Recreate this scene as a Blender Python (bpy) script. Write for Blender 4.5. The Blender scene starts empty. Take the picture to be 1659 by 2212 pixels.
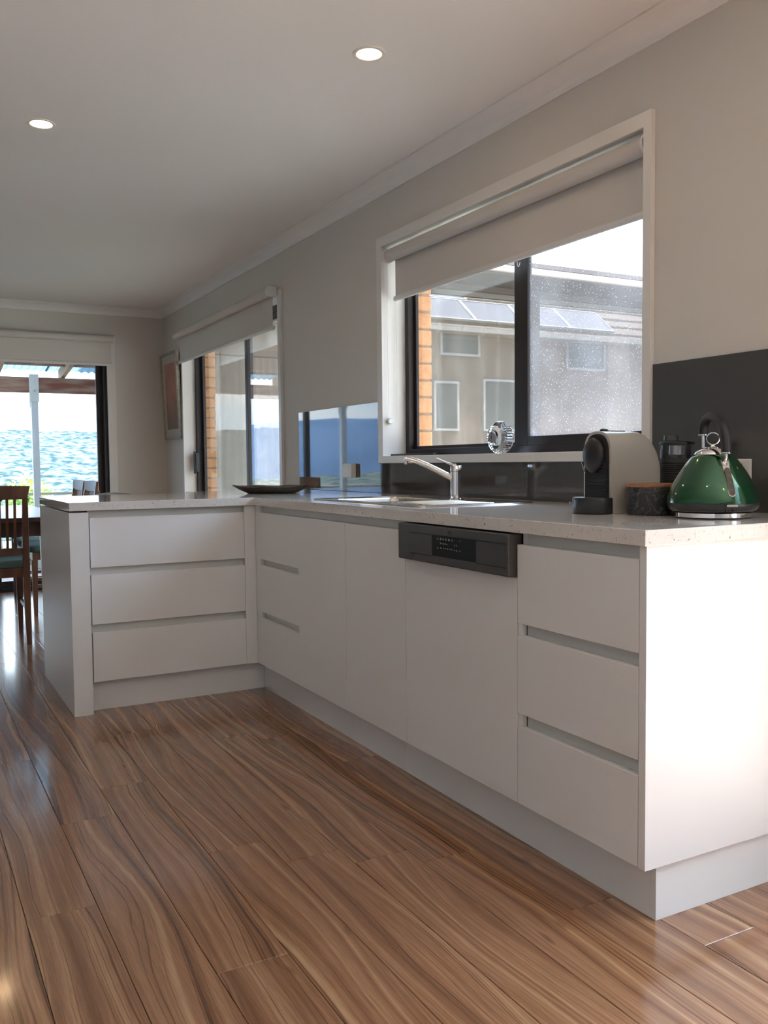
import bpy, bmesh, math, random
from mathutils import Vector, Matrix, noise
R = random.Random(7)
C = bpy.context.scene.collection
PI = math.pi

# ------------------------------------------------------------------ camera
F_PX, W_PX, H_PX = 1923.48, 1659, 2212
CAM = Vector((-2.1552, -1.4362, 1.0631))
yaw, pitch, roll = -.4988, -.0554, -.0102
fwd = Vector((-math.sin(yaw)*math.cos(pitch), math.cos(yaw)*math.cos(pitch), math.sin(pitch)))
rt = Vector((math.cos(yaw), math.sin(yaw), 0)); up = rt.cross(fwd)
rt, up = math.cos(roll)*rt+math.sin(roll)*up, -math.sin(roll)*rt+math.cos(roll)*up
cam = bpy.data.cameras.new('camera'); co = bpy.data.objects.new('camera', cam); C.objects.link(co)
m = Matrix((rt, up, -fwd)).transposed().to_4x4(); m.translation = CAM; co.matrix_world = m
cam.sensor_fit = 'VERTICAL'; cam.sensor_height = 36; cam.lens = F_PX/H_PX*36; cam.clip_start = .05; cam.clip_end = 9000
sc = bpy.context.scene; sc.camera = co

# ------------------------------------------------------------------ world, sun, exposure
SKY = 2.2
w = bpy.data.worlds.new('sky'); sc.world = w; w.use_nodes = True
nt = w.node_tree; nt.nodes.clear(); N = nt.nodes.new; L = nt.links.new
tc = N('ShaderNodeTexCoord'); sp = N('ShaderNodeSeparateXYZ'); L(tc.outputs['Generated'], sp.inputs[0])
mp = N('ShaderNodeMapping'); mp.inputs['Scale'].default_value = (1, 1, 3.2); L(tc.outputs['Generated'], mp.inputs[0])
nz = N('ShaderNodeTexNoise'); nz.inputs['Scale'].default_value = 2.3; nz.inputs['Detail'].default_value = 5; L(mp.outputs[0], nz.inputs[0])
cr = N('ShaderNodeValToRGB'); cr.color_ramp.elements[0].position = .48; cr.color_ramp.elements[1].position = .70; L(nz.outputs[0], cr.inputs[0])
gr = N('ShaderNodeValToRGB'); gr.color_ramp.elements[0].position = .0; gr.color_ramp.elements[0].color = (.50, .74, 1.0, 1)
gr.color_ramp.elements[1].position = .5; gr.color_ramp.elements[1].color = (.50, .66, .92, 1); L(sp.outputs['Z'], gr.inputs[0])
mx = N('ShaderNodeMixRGB'); L(cr.outputs[0], mx.inputs[0]); L(gr.outputs[0], mx.inputs[1]); mx.inputs[2].default_value = (1.0, .965, .92, 1)
SUND = Vector((-.50, -.16, -.85)).normalized()
dt = N('ShaderNodeVectorMath'); dt.operation = 'DOT_PRODUCT'; L(tc.outputs['Generated'], dt.inputs[0]); dt.inputs[1].default_value = -SUND
d0 = N('ShaderNodeMath'); d0.operation = 'MAXIMUM'; d0.inputs[1].default_value = 0; L(dt.outputs['Value'], d0.inputs[0])
d1_ = N('ShaderNodeMath'); d1_.operation = 'POWER'; d1_.inputs[1].default_value = 1.7; L(d0.outputs[0], d1_.inputs[0])
d2_ = N('ShaderNodeMath'); d2_.operation = 'MULTIPLY_ADD'; d2_.inputs[1].default_value = SKY*3.2; d2_.inputs[2].default_value = SKY; L(d1_.outputs[0], d2_.inputs[0])   # the sky brightens towards the sun
bg = N('ShaderNodeBackground'); L(d2_.outputs[0], bg.inputs[1]); L(mx.outputs[0], bg.inputs[0])
wo = N('ShaderNodeOutputWorld'); L(bg.outputs[0], wo.inputs[0])
sun = bpy.data.lights.new('sun', 'SUN'); so = bpy.data.objects.new('sun', sun); C.objects.link(so)
sun.energy = 20; sun.color = (1, 1, 1); sun.angle = math.radians(1.5)
so.rotation_euler = SUND.to_track_quat('-Z', 'Y').to_euler()
vs = sc.view_settings; sc.display_settings.display_device = 'sRGB'
vs.view_transform = 'Standard'; vs.look = 'None'; vs.gamma = 1; vs.use_curve_mapping = False
vs.exposure = 1.1

# ------------------------------------------------------------------ materials
def mat(name, col, rough=.5, metal=0, **k):
    M = bpy.data.materials.new(name); M.use_nodes = True
    b = M.node_tree.nodes['Principled BSDF']
    b.inputs['Base Color'].default_value = (*col, 1); b.inputs['Roughness'].default_value = rough; b.inputs['Metallic'].default_value = metal
    for a, v in k.items(): b.inputs[a.replace('_', ' ')].default_value = v
    return M
def nodes(M): return M.node_tree.nodes.new, M.node_tree.links.new, M.node_tree.nodes['Principled BSDF']
def bump(M, scale=300, strength=.05, dist=.001):
    n, l, b = nodes(M); t = n('ShaderNodeTexCoord'); z = n('ShaderNodeTexNoise'); z.inputs['Scale'].default_value = scale; z.inputs['Detail'].default_value = 3
    u = n('ShaderNodeBump'); u.inputs['Strength'].default_value = strength; u.inputs['Distance'].default_value = dist
    l(t.outputs['Object'], z.inputs[0]); l(z.outputs[0], u.inputs['Height']); l(u.outputs[0], b.inputs['Normal']); return M
def mottled(name, c1, c2, scale, rough=.6, lo=.4, hi=.6, mapscale=(1, 1, 1), detail=6, metal=0, **k):
    M = mat(name, c1, rough, metal, **k); n, l, b = nodes(M)
    t = n('ShaderNodeTexCoord'); p = n('ShaderNodeMapping'); p.inputs['Scale'].default_value = mapscale
    z = n('ShaderNodeTexNoise'); z.inputs['Scale'].default_value = scale; z.inputs['Detail'].default_value = detail
    r = n('ShaderNodeValToRGB'); e = r.color_ramp.elements; e[0].position = lo; e[1].position = hi; e[0].color = (*c1, 1); e[1].color = (*c2, 1)
    l(t.outputs['Object'], p.inputs[0]); l(p.outputs[0], z.inputs[0]); l(z.outputs[0], r.inputs[0]); l(r.outputs[0], b.inputs['Base Color']); return M
WALL = bump(mat('wall_paint', (.66, .635, .59), .7), 500, .08)
CEIL = bump(mat('ceiling_paint', (.84, .835, .825), .8), 400, .05)
TRIM = mat('white_gloss_paint', (.74, .73, .70), .35)
CAB = bump(mat('white_satin_laminate', (.79, .80, .80), .38), 900, .03)
CABCH = mat('finger_rail', (.60, .62, .60), .3)
BRZ = mat('bronze_aluminium', (.028, .023, .023), .4, .3)
BLK = mat('black_plastic', (.012, .013, .015), .35)
BLKS = mat('black_soft', (.016, .017, .019), .5)
CHR = mat('chrome', (.85, .85, .86), .06, 1)
STEEL = mat('brushed_steel', (.62, .60, .57), .2, 1)
DSTEEL = mat('dark_stainless', (.112, .113, .113), .42, .7)
WPL = mat('white_plastic', (.75, .75, .72), .35)
SPL = mat('smoked_glass_splashback', (.062, .063, .063), .03, 0, IOR=1.62)
SPL.node_tree.nodes['Principled BSDF'].inputs['Coat Weight'].default_value = .35
SPL.node_tree.nodes['Principled BSDF'].inputs['Coat Roughness'].default_value = .02
FABW = mat('blind_fabric', (.63, .60, .565), .85)
BLINDBAR = mat('blind_rail', (.70, .70, .69), .35)
DARKWOOD = mottled('dark_dining_wood', (.045, .018, .012), (.085, .036, .022), 9, .3, mapscale=(1, 1, .25))
CHWOOD = mottled('chair_timber', (.13, .055, .03), (.2, .095, .05), 14, .35, mapscale=(1, 1, .2))
TEAL = bump(mat('teal_upholstery', (.10, .17, .165), .9), 900, .3)
LIDW = mottled('acacia_lid', (.30, .13, .06), (.42, .21, .10), 30, .5, mapscale=(.2, 1, 1))
PEWTER = mottled('aged_pewter', (.115, .10, .085), (.17, .15, .125), 60, .42, metal=.6)
GREEN = mat('metallic_green_enamel', (.0, .07, .02), .16, .6); GREEN.node_tree.nodes['Principled BSDF'].inputs['Coat Weight'].default_value = 1; GREEN.node_tree.nodes['Principled BSDF'].inputs['Coat Roughness'].default_value = .04
CHAMP = bump(mat('champagne_shell', (.56, .53, .47), .42, .35), 700, .02)
def marble():
    M = mat('black_marble', (.016, .018, .022), .35); n, l, b = nodes(M)
    t = n('ShaderNodeTexCoord'); z = n('ShaderNodeTexNoise'); z.inputs['Scale'].default_value = 22; z.inputs['Detail'].default_value = 8; z.inputs['Distortion'].default_value = 1.6
    r = n('ShaderNodeValToRGB'); e = r.color_ramp.elements; e[0].position = .47; e[0].color = (.016, .018, .022, 1); e[1].position = .53; e[1].color = (.016, .018, .022, 1)
    x = e.new(.5); x.color = (.10, .10, .11, 1)
    l(t.outputs['Object'], z.inputs[0]); l(z.outputs[0], r.inputs[0]); l(r.outputs[0], b.inputs['Base Color']); return M
MARBLE = marble()
def quartz():
    M = mat('quartz', (.70, .68, .65), .07); n, l, b = nodes(M)
    t = n('ShaderNodeTexCoord'); p = n('ShaderNodeMapping'); p.inputs['Rotation'].default_value = (.3, .4, .6)
    z1 = n('ShaderNodeTexNoise'); z1.inputs['Scale'].default_value = 9; z1.inputs['Detail'].default_value = 3
    z = n('ShaderNodeTexNoise'); z.inputs['Scale'].default_value = 75; z.inputs['Detail'].default_value = 4; z.inputs['Distortion'].default_value = 2.2
    r = n('ShaderNodeValToRGB'); e = r.color_ramp.elements; e[0].position = .30; e[0].color = (.20, .19, .18, 1); e[1].position = .36; e[1].color = (.68, .655, .62, 1)
    x = e.new(.6); x.color = (.72, .70, .67, 1)
    l(t.outputs['Object'], p.inputs[0]); l(p.outputs[0], z.inputs[0]); l(z.outputs[0], r.inputs[0]); l(r.outputs[0], b.inputs['Base Color']); return M
QUARTZ = quartz()
def glass(name, base=.04, tint=(.97, .98, .97), rough=0):
    M = bpy.data.materials.new(name); M.use_nodes = True; t = M.node_tree; t.nodes.clear(); n, l = t.nodes.new, t.links.new
    lw = n('ShaderNodeLayerWeight'); lw.inputs[0].default_value = .5
    pw = n('ShaderNodeMath'); pw.operation = 'POWER'; pw.inputs[1].default_value = 4; l(lw.outputs['Facing'], pw.inputs[0])
    ma = n('ShaderNodeMath'); ma.operation = 'MULTIPLY_ADD'; ma.inputs[1].default_value = 1-base; ma.inputs[2].default_value = base; l(pw.outputs[0], ma.inputs[0])
    tr = n('ShaderNodeBsdfTransparent'); tr.inputs[0].default_value = (*tint, 1); g = n('ShaderNodeBsdfGlossy'); g.inputs['Roughness'].default_value = rough
    mxx = n('ShaderNodeMixShader'); l(ma.outputs[0], mxx.inputs[0]); l(tr.outputs[0], mxx.inputs[1]); l(g.outputs[0], mxx.inputs[2])
    o = n('ShaderNodeOutputMaterial'); l(mxx.outputs[0], o.inputs[0]); return M, mxx, o, t
GLASS = glass('window_glass')[0]
WGLASS = glass('reflective_glass', .16, (.80, .78, .75))[0]
def dusty():
    M, mxx, o, t = glass('dusty_screen_glass', .05, (.85, .85, .85)); n, l = t.nodes.new, t.links.new
    d = n('ShaderNodeBsdfTranslucent'); d.inputs[0].default_value = (.8, .8, .8, 1)
    d2 = n('ShaderNodeBsdfDiffuse'); d2.inputs[0].default_value = (.7, .7, .7, 1); a = n('ShaderNodeAddShader'); l(d.outputs[0], a.inputs[0]); l(d2.outputs[0], a.inputs[1])
    c = n('ShaderNodeTexCoord'); z = n('ShaderNodeTexVoronoi'); z.inputs['Scale'].default_value = 90; z.inputs['Randomness'].default_value = 1
    r = n('ShaderNodeValToRGB'); e = r.color_ramp.elements; e[0].position = .0; e[0].color = (.55, .55, .55, 1); e[1].position = .17; e[1].color = (.0, .0, .0, 1)
    z2 = n('ShaderNodeTexNoise'); z2.inputs['Scale'].default_value = 5; z2.inputs['Detail'].default_value = 8
    ml = n('ShaderNodeMath'); ml.operation = 'MULTIPLY_ADD'; ml.inputs[1].default_value = .09; l(z2.outputs[0], ml.inputs[0]); l(r.outputs[0], ml.inputs[2])
    l(c.outputs['Object'], z.inputs[0]); l(c.outputs['Object'], z2.inputs[0]); l(z.outputs['Distance'], r.inputs[0])
    m2 = n('ShaderNodeMixShader'); l(ml.outputs[0], m2.inputs[0]); l(mxx.outputs[0], m2.inputs[1]); l(a.outputs[0], m2.inputs[2]); l(m2.outputs[0], o.inputs[0]); return M
DUSTY = dusty()
def sheer():
    M = bpy.data.materials.new('sheer_fabric'); M.use_nodes = True; t = M.node_tree; t.nodes.clear(); n, l = t.nodes.new, t.links.new
    tr = n('ShaderNodeBsdfTransparent'); a = n('ShaderNodeBsdfTranslucent'); a.inputs[0].default_value = (.85, .83, .8, 1); b = n('ShaderNodeBsdfDiffuse'); b.inputs[0].default_value = (.85, .83, .8, 1)
    ad = n('ShaderNodeMixShader'); l(a.outputs[0], ad.inputs[1]); l(b.outputs[0], ad.inputs[2])
    m2 = n('ShaderNodeMixShader'); m2.inputs[0].default_value = .74; l(tr.outputs[0], m2.inputs[1]); l(ad.outputs[0], m2.inputs[2])
    o = n('ShaderNodeOutputMaterial'); l(m2.outputs[0], o.inputs[0]); return M
SHEER = sheer()
def polycarb():
    M = bpy.data.materials.new('roof_sheet'); M.use_nodes = True; t = M.node_tree; t.nodes.clear(); n, l = t.nodes.new, t.links.new
    a = n('ShaderNodeBsdfTranslucent'); a.inputs[0].default_value = (.05, .085, .11, 1); b = n('ShaderNodeBsdfGlossy'); b.inputs['Roughness'].default_value = .3; b.inputs[0].default_value = (.4, .5, .6, 1)
    m2 = n('ShaderNodeMixShader'); m2.inputs[0].default_value = .12; l(a.outputs[0], m2.inputs[1]); l(b.outputs[0], m2.inputs[2])
    o = n('ShaderNodeOutputMaterial'); l(m2.outputs[0], o.inputs[0]); return M
SHEET = polycarb()
CRYS = mat('crystal', (.9, .96, 1), .0, 0, IOR=1.5, Transmission_Weight=1.0)
JUG = glass('jug_glass', .06, (.55, .55, .55))[0]
def emis(name, col, s):
    M = mat(name, (1, 1, 1)); b = M.node_tree.nodes['Principled BSDF']; b.inputs['Emission Color'].default_value = (*col, 1); b.inputs['Emission Strength'].default_value = s; return M
LAMP = emis('lamp_diffuser', (1, .66, .36), 40)
def brickmat():
    M = mottled('orange_brick', (.44, .20, .08), (.54, .28, .13), 22, .85, .3, .7); n, l, b = nodes(M)
    r0 = b.inputs['Base Color'].links[0].from_node
    t = n('ShaderNodeTexCoord'); z = n('ShaderNodeTexVoronoi'); z.inputs['Scale'].default_value = 95
    r = n('ShaderNodeValToRGB'); e = r.color_ramp.elements; e[0].position = .10; e[0].color = (.25, .10, .06, 1); e[1].position = .2; e[1].color = (1, 1, 1, 1)
    x = n('ShaderNodeMixRGB'); x.blend_type = 'MULTIPLY'; x.inputs[0].default_value = 1
    l(t.outputs['Object'], z.inputs[0]); l(z.outputs['Distance'], r.inputs[0]); l(r0.outputs[0], x.inputs[1]); l(r.outputs[0], x.inputs[2]); l(x.outputs[0], b.inputs['Base Color']); return M
BRICK = brickmat(); MORTAR = bump(mat('mortar', (.35, .27, .20), .9), 200, .3)
def woodfloor():
    M = mat('blackbutt_laminate', (.3, .18, .1), .2); n, l, b = nodes(M)
    b.inputs['Coat Weight'].default_value = .5; b.inputs['Coat Roughness'].default_value = .10
    t = n('ShaderNodeTexCoord'); oi = n('ShaderNodeObjectInfo')
    def noise4(sx, sy, det, seed, rough=.5):
        p = n('ShaderNodeMapping'); p.inputs['Scale'].default_value = (sx, sy, 1); l(t.outputs['Object'], p.inputs[0])
        z = n('ShaderNodeTexNoise'); z.noise_dimensions = '4D'; z.inputs['Scale'].default_value = 1; z.inputs['Detail'].default_value = det; z.inputs['Roughness'].default_value = rough
        mm = n('ShaderNodeMath'); mm.operation = 'MULTIPLY_ADD'; mm.inputs[1].default_value = 37; mm.inputs[2].default_value = seed; l(oi.outputs['Random'], mm.inputs[0]); l(mm.outputs[0], z.inputs['W'])
        l(p.outputs[0], z.inputs['Vector']); return z
    A = noise4(4.5, 1.05, 1.0, 0, .4)                 # slow sweep of the grain
    A2 = noise4(16, 3.2, 2.0, 3, .5)
    sx = n('ShaderNodeSeparateXYZ'); l(t.outputs['Object'], sx.inputs[0])
    def ma(op, a, b_, c_=None):
        x = n('ShaderNodeMath'); x.operation = op
        for i_, v_ in enumerate((a, b_, c_)):
            if v_ is None: continue
            if hasattr(v_, 'links'): l(v_, x.inputs[i_])
            else: x.inputs[i_].default_value = v_
        return x.outputs[0]
    u_ = ma('MULTIPLY_ADD', A.outputs[0], .17, sx.outputs['X']); u_ = ma('MULTIPLY_ADD', A2.outputs[0], .016, u_)
    def n1(freq, seed, det, ro=.5):
        z = n('ShaderNodeTexNoise'); z.noise_dimensions = '1D'; z.inputs['Scale'].default_value = 1; z.inputs['Detail'].default_value = det; z.inputs['Roughness'].default_value = ro
        l(ma('MULTIPLY_ADD', u_, freq, ma('MULTIPLY_ADD', oi.outputs['Random'], 91.7, seed)), z.inputs['W']); return z.outputs[0]
    bands = n1(25, 0, 4, .58)
    r = n('ShaderNodeValToRGB'); e = r.color_ramp.elements; l(bands, r.inputs[0])
    e[0].position = .26; e[0].color = (.17, .086, .050, 1); e[1].position = .76; e[1].color = (.44, .285, .175, 1)
    for pz, c in ((.42, (.235, .125, .075, 1)), (.50, (.285, .160, .098, 1)), (.58, (.325, .19, .118, 1)), (.645, (.39, .245, .152, 1))):
        x = e.new(pz); x.color = c
    ln = ma('ABSOLUTE', ma('SUBTRACT', n1(17, 40, 2.0), .5), 0)
    lr = n('ShaderNodeValToRGB'); q = lr.color_ramp.elements; q[0].position = 0.0; q[0].color = (.42, .36, .33, 1); q[1].position = .014; q[1].color = (1, 1, 1, 1); l(ln, lr.inputs[0])
    B = noise4(260, 9, 4, 5, .7)
    br = n('ShaderNodeValToRGB'); q = br.color_ramp.elements; q[0].position = .32; q[0].color = (.74, .72, .70, 1); q[1].position = .62; q[1].color = (1.08, 1.08, 1.08, 1); l(B.outputs[0], br.inputs[0])
    D = noise4(16, 5, 1.5, 11)                  # knots
    dr = n('ShaderNodeValToRGB'); q = dr.color_ramp.elements; q[0].position = .20; q[0].color = (.35, .3, .27, 1); q[1].position = .29; q[1].color = (1, 1, 1, 1); l(D.outputs[0], dr.inputs[0])
    col = r.outputs[0]
    for s in (lr, br, dr):
        x = n('ShaderNodeMixRGB'); x.blend_type = 'MULTIPLY'; x.inputs[0].default_value = 1; l(col, x.inputs[1]); l(s.outputs[0], x.inputs[2]); col = x.outputs[0]
    hv = n('ShaderNodeHueSaturation'); hv.inputs['Saturation'].default_value = 1.14; vv = n('ShaderNodeMapRange'); vv.inputs['To Min'].default_value = .97; vv.inputs['To Max'].default_value = 1.12
    l(oi.outputs['Random'], vv.inputs[0]); l(vv.outputs[0], hv.inputs['Value']); l(col, hv.inputs['Color']); l(hv.outputs[0], b.inputs['Base Color'])
    bu = n('ShaderNodeBump'); bu.inputs['Strength'].default_value = .12; bu.inputs['Distance'].default_value = .0006; l(B.outputs[0], bu.inputs['Height']); l(bu.outputs[0], b.inputs['Normal'])
    return M
WOOD = woodfloor()

# ------------------------------------------------------------------ builders
WORLD = {}
def org(p):
    return WORLD.get(p.name, Vector((0, 0, 0))) if p else Vector((0, 0, 0))
def thing(name, label, cat, loc=(0, 0, 0), group=None):
    o = bpy.data.objects.new(name, None); C.objects.link(o); o.empty_display_size = .05
    o.location = loc; o['label'] = label; o['category'] = cat
    if group: o['group'] = group
    WORLD[o.name] = Vector(loc); return o
def struct_root(name, loc=(0, 0, 0)):
    o = bpy.data.objects.new(name, None); C.objects.link(o); o.location = loc; o['kind'] = 'structure'; o.empty_display_size = .05
    WORLD[o.name] = Vector(loc); return o
def obj(name, bm, M, parent=None, smooth=False, bevel=0, seg=2, label=None, recalc=True, angle=40):
    if recalc: bmesh.ops.recalc_face_normals(bm, faces=bm.faces)
    W0 = org(parent)
    bmesh.ops.translate(bm, vec=-W0, verts=bm.verts)
    me = bpy.data.meshes.new(name); bm.to_mesh(me); bm.free(); me.materials.append(M)
    o = bpy.data.objects.new(name, me); C.objects.link(o)
    if parent:
        o.parent = parent
        WORLD[o.name] = W0
        if parent.type == 'MESH':
            pass
    if smooth:
        for p in me.polygons: p.use_smooth = True
        me.set_sharp_from_angle(angle=math.radians(angle))
    if bevel:
        b = o.modifiers.new('bevel', 'BEVEL'); b.width = bevel; b.segments = seg; b.limit_method = 'ANGLE'; b.angle_limit = math.radians(50)
        me2 = None
    if label: o['label'] = label
    return o
def solo(name, bm, M, label, cat, group=None, **k):
    xs = [v.co.x for v in bm.verts]; ys = [v.co.y for v in bm.verts]; zs = [v.co.z for v in bm.verts]
    c = Vector(((min(xs)+max(xs))/2, (min(ys)+max(ys))/2, min(zs)))
    bmesh.ops.translate(bm, vec=-c, verts=bm.verts)
    o = obj(name, bm, M, None, **k); o.location = c; o['label'] = label; o['category'] = cat; WORLD[o.name] = c
    if group: o['group'] = group
    return o
def struct(name, bm, M, parent=None, **k):
    o = obj(name, bm, M, parent, **k)
    if not parent: o['kind'] = 'structure'
    return o
def B(): return bmesh.new()
def box(bm, x0, x1, y0, y1, z0, z1, mtx=None):
    vs_ = [bm.verts.new((x, y, z)) for x in (x0, x1) for y in (y0, y1) for z in (z0, z1)]
    if mtx: bmesh.ops.transform(bm, matrix=mtx, verts=vs_)
    for f in ((0, 1, 3, 2), (4, 6, 7, 5), (0, 4, 5, 1), (2, 3, 7, 6), (0, 2, 6, 4), (1, 5, 7, 3)): bm.faces.new([vs_[i] for i in f])
    return bm
def bx(*a): return box(B(), *a)
def lathe(bm, prof, c=(0, 0, 0), n=48, axis='Z', capb=True, capt=True):
    rings = []
    for r, z in prof:
        ring = []
        for i in range(n):
            a = 2*PI*i/n; p = (r*math.cos(a), r*math.sin(a), z)
            if axis == 'X': p = (z, p[0], p[1])
            if axis == 'Y': p = (p[0], z, p[1])
            ring.append(bm.verts.new((p[0]+c[0], p[1]+c[1], p[2]+c[2])))
        rings.append(ring)
    for a, b in zip(rings, rings[1:]):
        for i in range(n): bm.faces.new((a[i], a[(i+1) % n], b[(i+1) % n], b[i]))
    if capb and prof[0][0] > 1e-6: bm.faces.new(rings[0][::-1])
    if capt and prof[-1][0] > 1e-6: bm.faces.new(rings[-1])
    return bm
def tube(bm, pts, rad, n=12, closed=False, flat=1.0):
    pts = [Vector(p) for p in pts]; rr = rad if isinstance(rad, (list, tuple)) else [rad]*len(pts); rings = []; pn = None
    for i, p in enumerate(pts):
        a = pts[(i-1) % len(pts)] if (i or closed) else p; b = pts[(i+1) % len(pts)] if (i < len(pts)-1 or closed) else p
        t = (b-a).normalized()
        if pn is None:
            ref = Vector((0, 0, 1)) if abs(t.z) < .9 else Vector((1, 0, 0)); u = t.cross(ref).normalized()
        else: u = (pn-t*pn.dot(t)).normalized()
        pn = u; v = t.cross(u)
        rings.append([bm.verts.new(p+(u*math.cos(2*PI*k/n)+v*math.sin(2*PI*k/n)*flat)*rr[i]) for k in range(n)])
    m_ = len(rings)
    for i in range(m_ if closed else m_-1):
        a, b = rings[i], rings[(i+1) % m_]
        for k in range(n): bm.faces.new((a[k], a[(k+1) % n], b[(k+1) % n], b[k]))
    if not closed: bm.faces.new(rings[0][::-1]); bm.faces.new(rings[-1])
    return bm
def cells(us, vs_, keep, w0, w1, plane):
    """solid sheet made of kept cells of a grid; plane 'XY','YZ','XZ' gives the axes of u,v; w is the third"""
    bm = B(); V = {}
    def P(i, j, w_):
        k = (i, j, w_)
        if k not in V:
            u, v = us[i], vs_[j]
            V[k] = bm.verts.new({'XY': (u, v, w_), 'YZ': (w_, u, v), 'XZ': (u, w_, v)}[plane])
        return V[k]
    K = {(i, j) for i in range(len(us)-1) for j in range(len(vs_)-1) if keep((us[i]+us[i+1])/2, (vs_[j]+vs_[j+1])/2)}
    for i, j in K:
        for w_ in (w0, w1): bm.faces.new((P(i, j, w_), P(i+1, j, w_), P(i+1, j+1, w_), P(i, j+1, w_)))
        for (di, dj), (a, b) in {(-1, 0): ((i, j), (i, j+1)), (1, 0): ((i+1, j), (i+1, j+1)), (0, -1): ((i, j), (i+1, j)), (0, 1): ((i, j+1), (i+1, j+1))}.items():
            if (i+di, j+dj) not in K: bm.faces.new((P(*a, w0), P(*b, w0), P(*b, w1), P(*a, w1)))
    return bm
def prism(bm, poly, w0, w1, plane='XZ'):
    f = {'XY': lambda u, v, w_: (u, v, w_), 'YZ': lambda u, v, w_: (w_, u, v), 'XZ': lambda u, v, w_: (u, w_, v)}[plane]
    a = [bm.verts.new(f(u, v, w0)) for u, v in poly]; b = [bm.verts.new(f(u, v, w1)) for u, v in poly]
    n = len(poly); bm.faces.new(a[::-1]); bm.faces.new(b)
    for i in range(n): bm.faces.new((a[i], a[(i+1) % n], b[(i+1) % n], b[i]))
    return bm
def loft(bm, secs, caps=True):
    rings = [[bm.verts.new(p) for p in s] for s in secs]; n = len(rings[0])
    for a, b in zip(rings, rings[1:]):
        for i in range(n): bm.faces.new((a[i], a[(i+1) % n], b[(i+1) % n], b[i]))
    if caps: bm.faces.new(rings[0][::-1]); bm.faces.new(rings[-1])
    return bm
def text(name, body, size, M, parent, origin, xdir, ydir, ext=.0004):
    cu = bpy.data.curves.new(name, 'FONT'); cu.body = body; cu.size = size; cu.extrude = ext; cu.align_x = 'CENTER'; cu.align_y = 'CENTER'
    t = bpy.data.objects.new(name, cu); C.objects.link(t); bpy.context.view_layer.update()
    me = bpy.data.meshes.new_from_object(t); bpy.data.objects.remove(t)
    x, y = Vector(xdir).normalized(), Vector(ydir).normalized(); z = x.cross(y)
    mt = Matrix((x, y, z)).transposed().to_4x4(); mt.translation = Vector(origin)-org(parent)
    me.transform(mt); me.materials.clear(); me.materials.append(M)
    o = bpy.data.objects.new(name, me); C.objects.link(o); o.parent = parent; WORLD[o.name] = org(parent); return o
def copy_tree(o, parent=None):
    c = o.copy(); C.objects.link(c); c.parent = parent
    for ch in list(o.children): copy_tree(ch, c)
    return c

# ================================================================== ROOM
XL, YB, YF, ZC = -4.6, -4.6, 6.67, 2.445
struct('ceiling', bx(XL-.1, .1, YB-.1, YF+.12, ZC, ZC+.12), CEIL)
# floor and planks
fl = struct('floor', bx(XL-.1, .12, YB-.1, YF+.15, -.12, -.009), mat('floor_underlay', (.06, .035, .02), .8))
PW, PL = .161, 1.22
joint = {-1: .32, 0: .892, 1: .735, 2: .64, 3: .55, 4: .16, -2: 1.30, -3: .75, -4: .20, 5: -.105, 6: .9}
X0 = -1.446
k = -20
while X0+k*PW < 0:
    xa = max(XL, X0+k*PW); xb = min(0, X0+(k+1)*PW)
    if xb > XL+.02 and xb-xa > .01:
        j = joint.get(k, (k*.437) % PL)
        y = j - PL*math.ceil((j-YB)/PL)
        while y < YF+.1:
            ya, yb = max(YB, y), min(YF+.1, y+PL)
            if yb-ya > .03:
                bm = B(); g, c = .0006, .0011
                lo = [bm.verts.new(p) for p in ((xa+g, ya+g, -.009), (xb-g, ya+g, -.009), (xb-g, yb-g, -.009), (xa+g, yb-g, -.009))]
                md = [bm.verts.new((v.co.x, v.co.y, -.0009)) for v in lo]
                tp = [bm.verts.new(p) for p in ((xa+g+c, ya+g+c, 0), (xb-g-c, ya+g+c, 0), (xb-g-c, yb-g-c, 0), (xa+g+c, yb-g-c, 0))]
                for A_, B_ in ((lo, md), (md, tp)):
                    for i in range(4): bm.faces.new((A_[i], A_[(i+1) % 4], B_[(i+1) % 4], B_[i]))
                bm.faces.new(tp); obj('plank', bm, WOOD, fl)
            y += PL
    k += 1
# walls
W1 = dict(y0=.722, y1=2.495, z0=1.094, z1=2.13)
W2 = dict(y0=3.872, y1=6.03, z0=0, z1=2.12)
D2 = dict(y0=-4.3, y1=-.26, z0=0, z1=2.13)
def inopen(y, z): return any(o['y0'] < y < o['y1'] and o['z0'] < z < o['z1'] for o in (W1, W2, D2))
wr = struct('wall_right', cells([YB-.1, D2['y0'], D2['y1'], W1['y0'], W1['y1'], W2['y0'], W2['y1'], YF+.12], [0, W1['z0'], W2['z1'], W1['z1'], ZC], lambda y, z: not inopen(y, z), 0, .115, 'YZ'), WALL)
obj('brick_veneer_mortar', cells([YB-.1, D2['y0'], D2['y1'], W1['y0'], W1['y1'], W2['y0'], W2['y1'], 6.30], [-.6, 0, W1['z0'], W2['z1'], W1['z1'], 2.62], lambda y, z: not inopen(y, z) or z < 0, .165, .262, 'YZ'), MORTAR, wr)
bk = None
for (yy, za, zb) in ((W1['y1'], 1.055, 2.13), (W2['y1'], .0, 2.13)):
    z = za; i = 0
    while z < zb:
        bm = B(); h = .076; d = R.uniform(-.0015, .0015)
        box(bm, .170+d, .268+d, yy-.012+d, yy+.05, z, z+h); obj('brick', bm, BRICK, wr, bevel=.004, seg=1); z += .0862; i += 1
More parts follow.
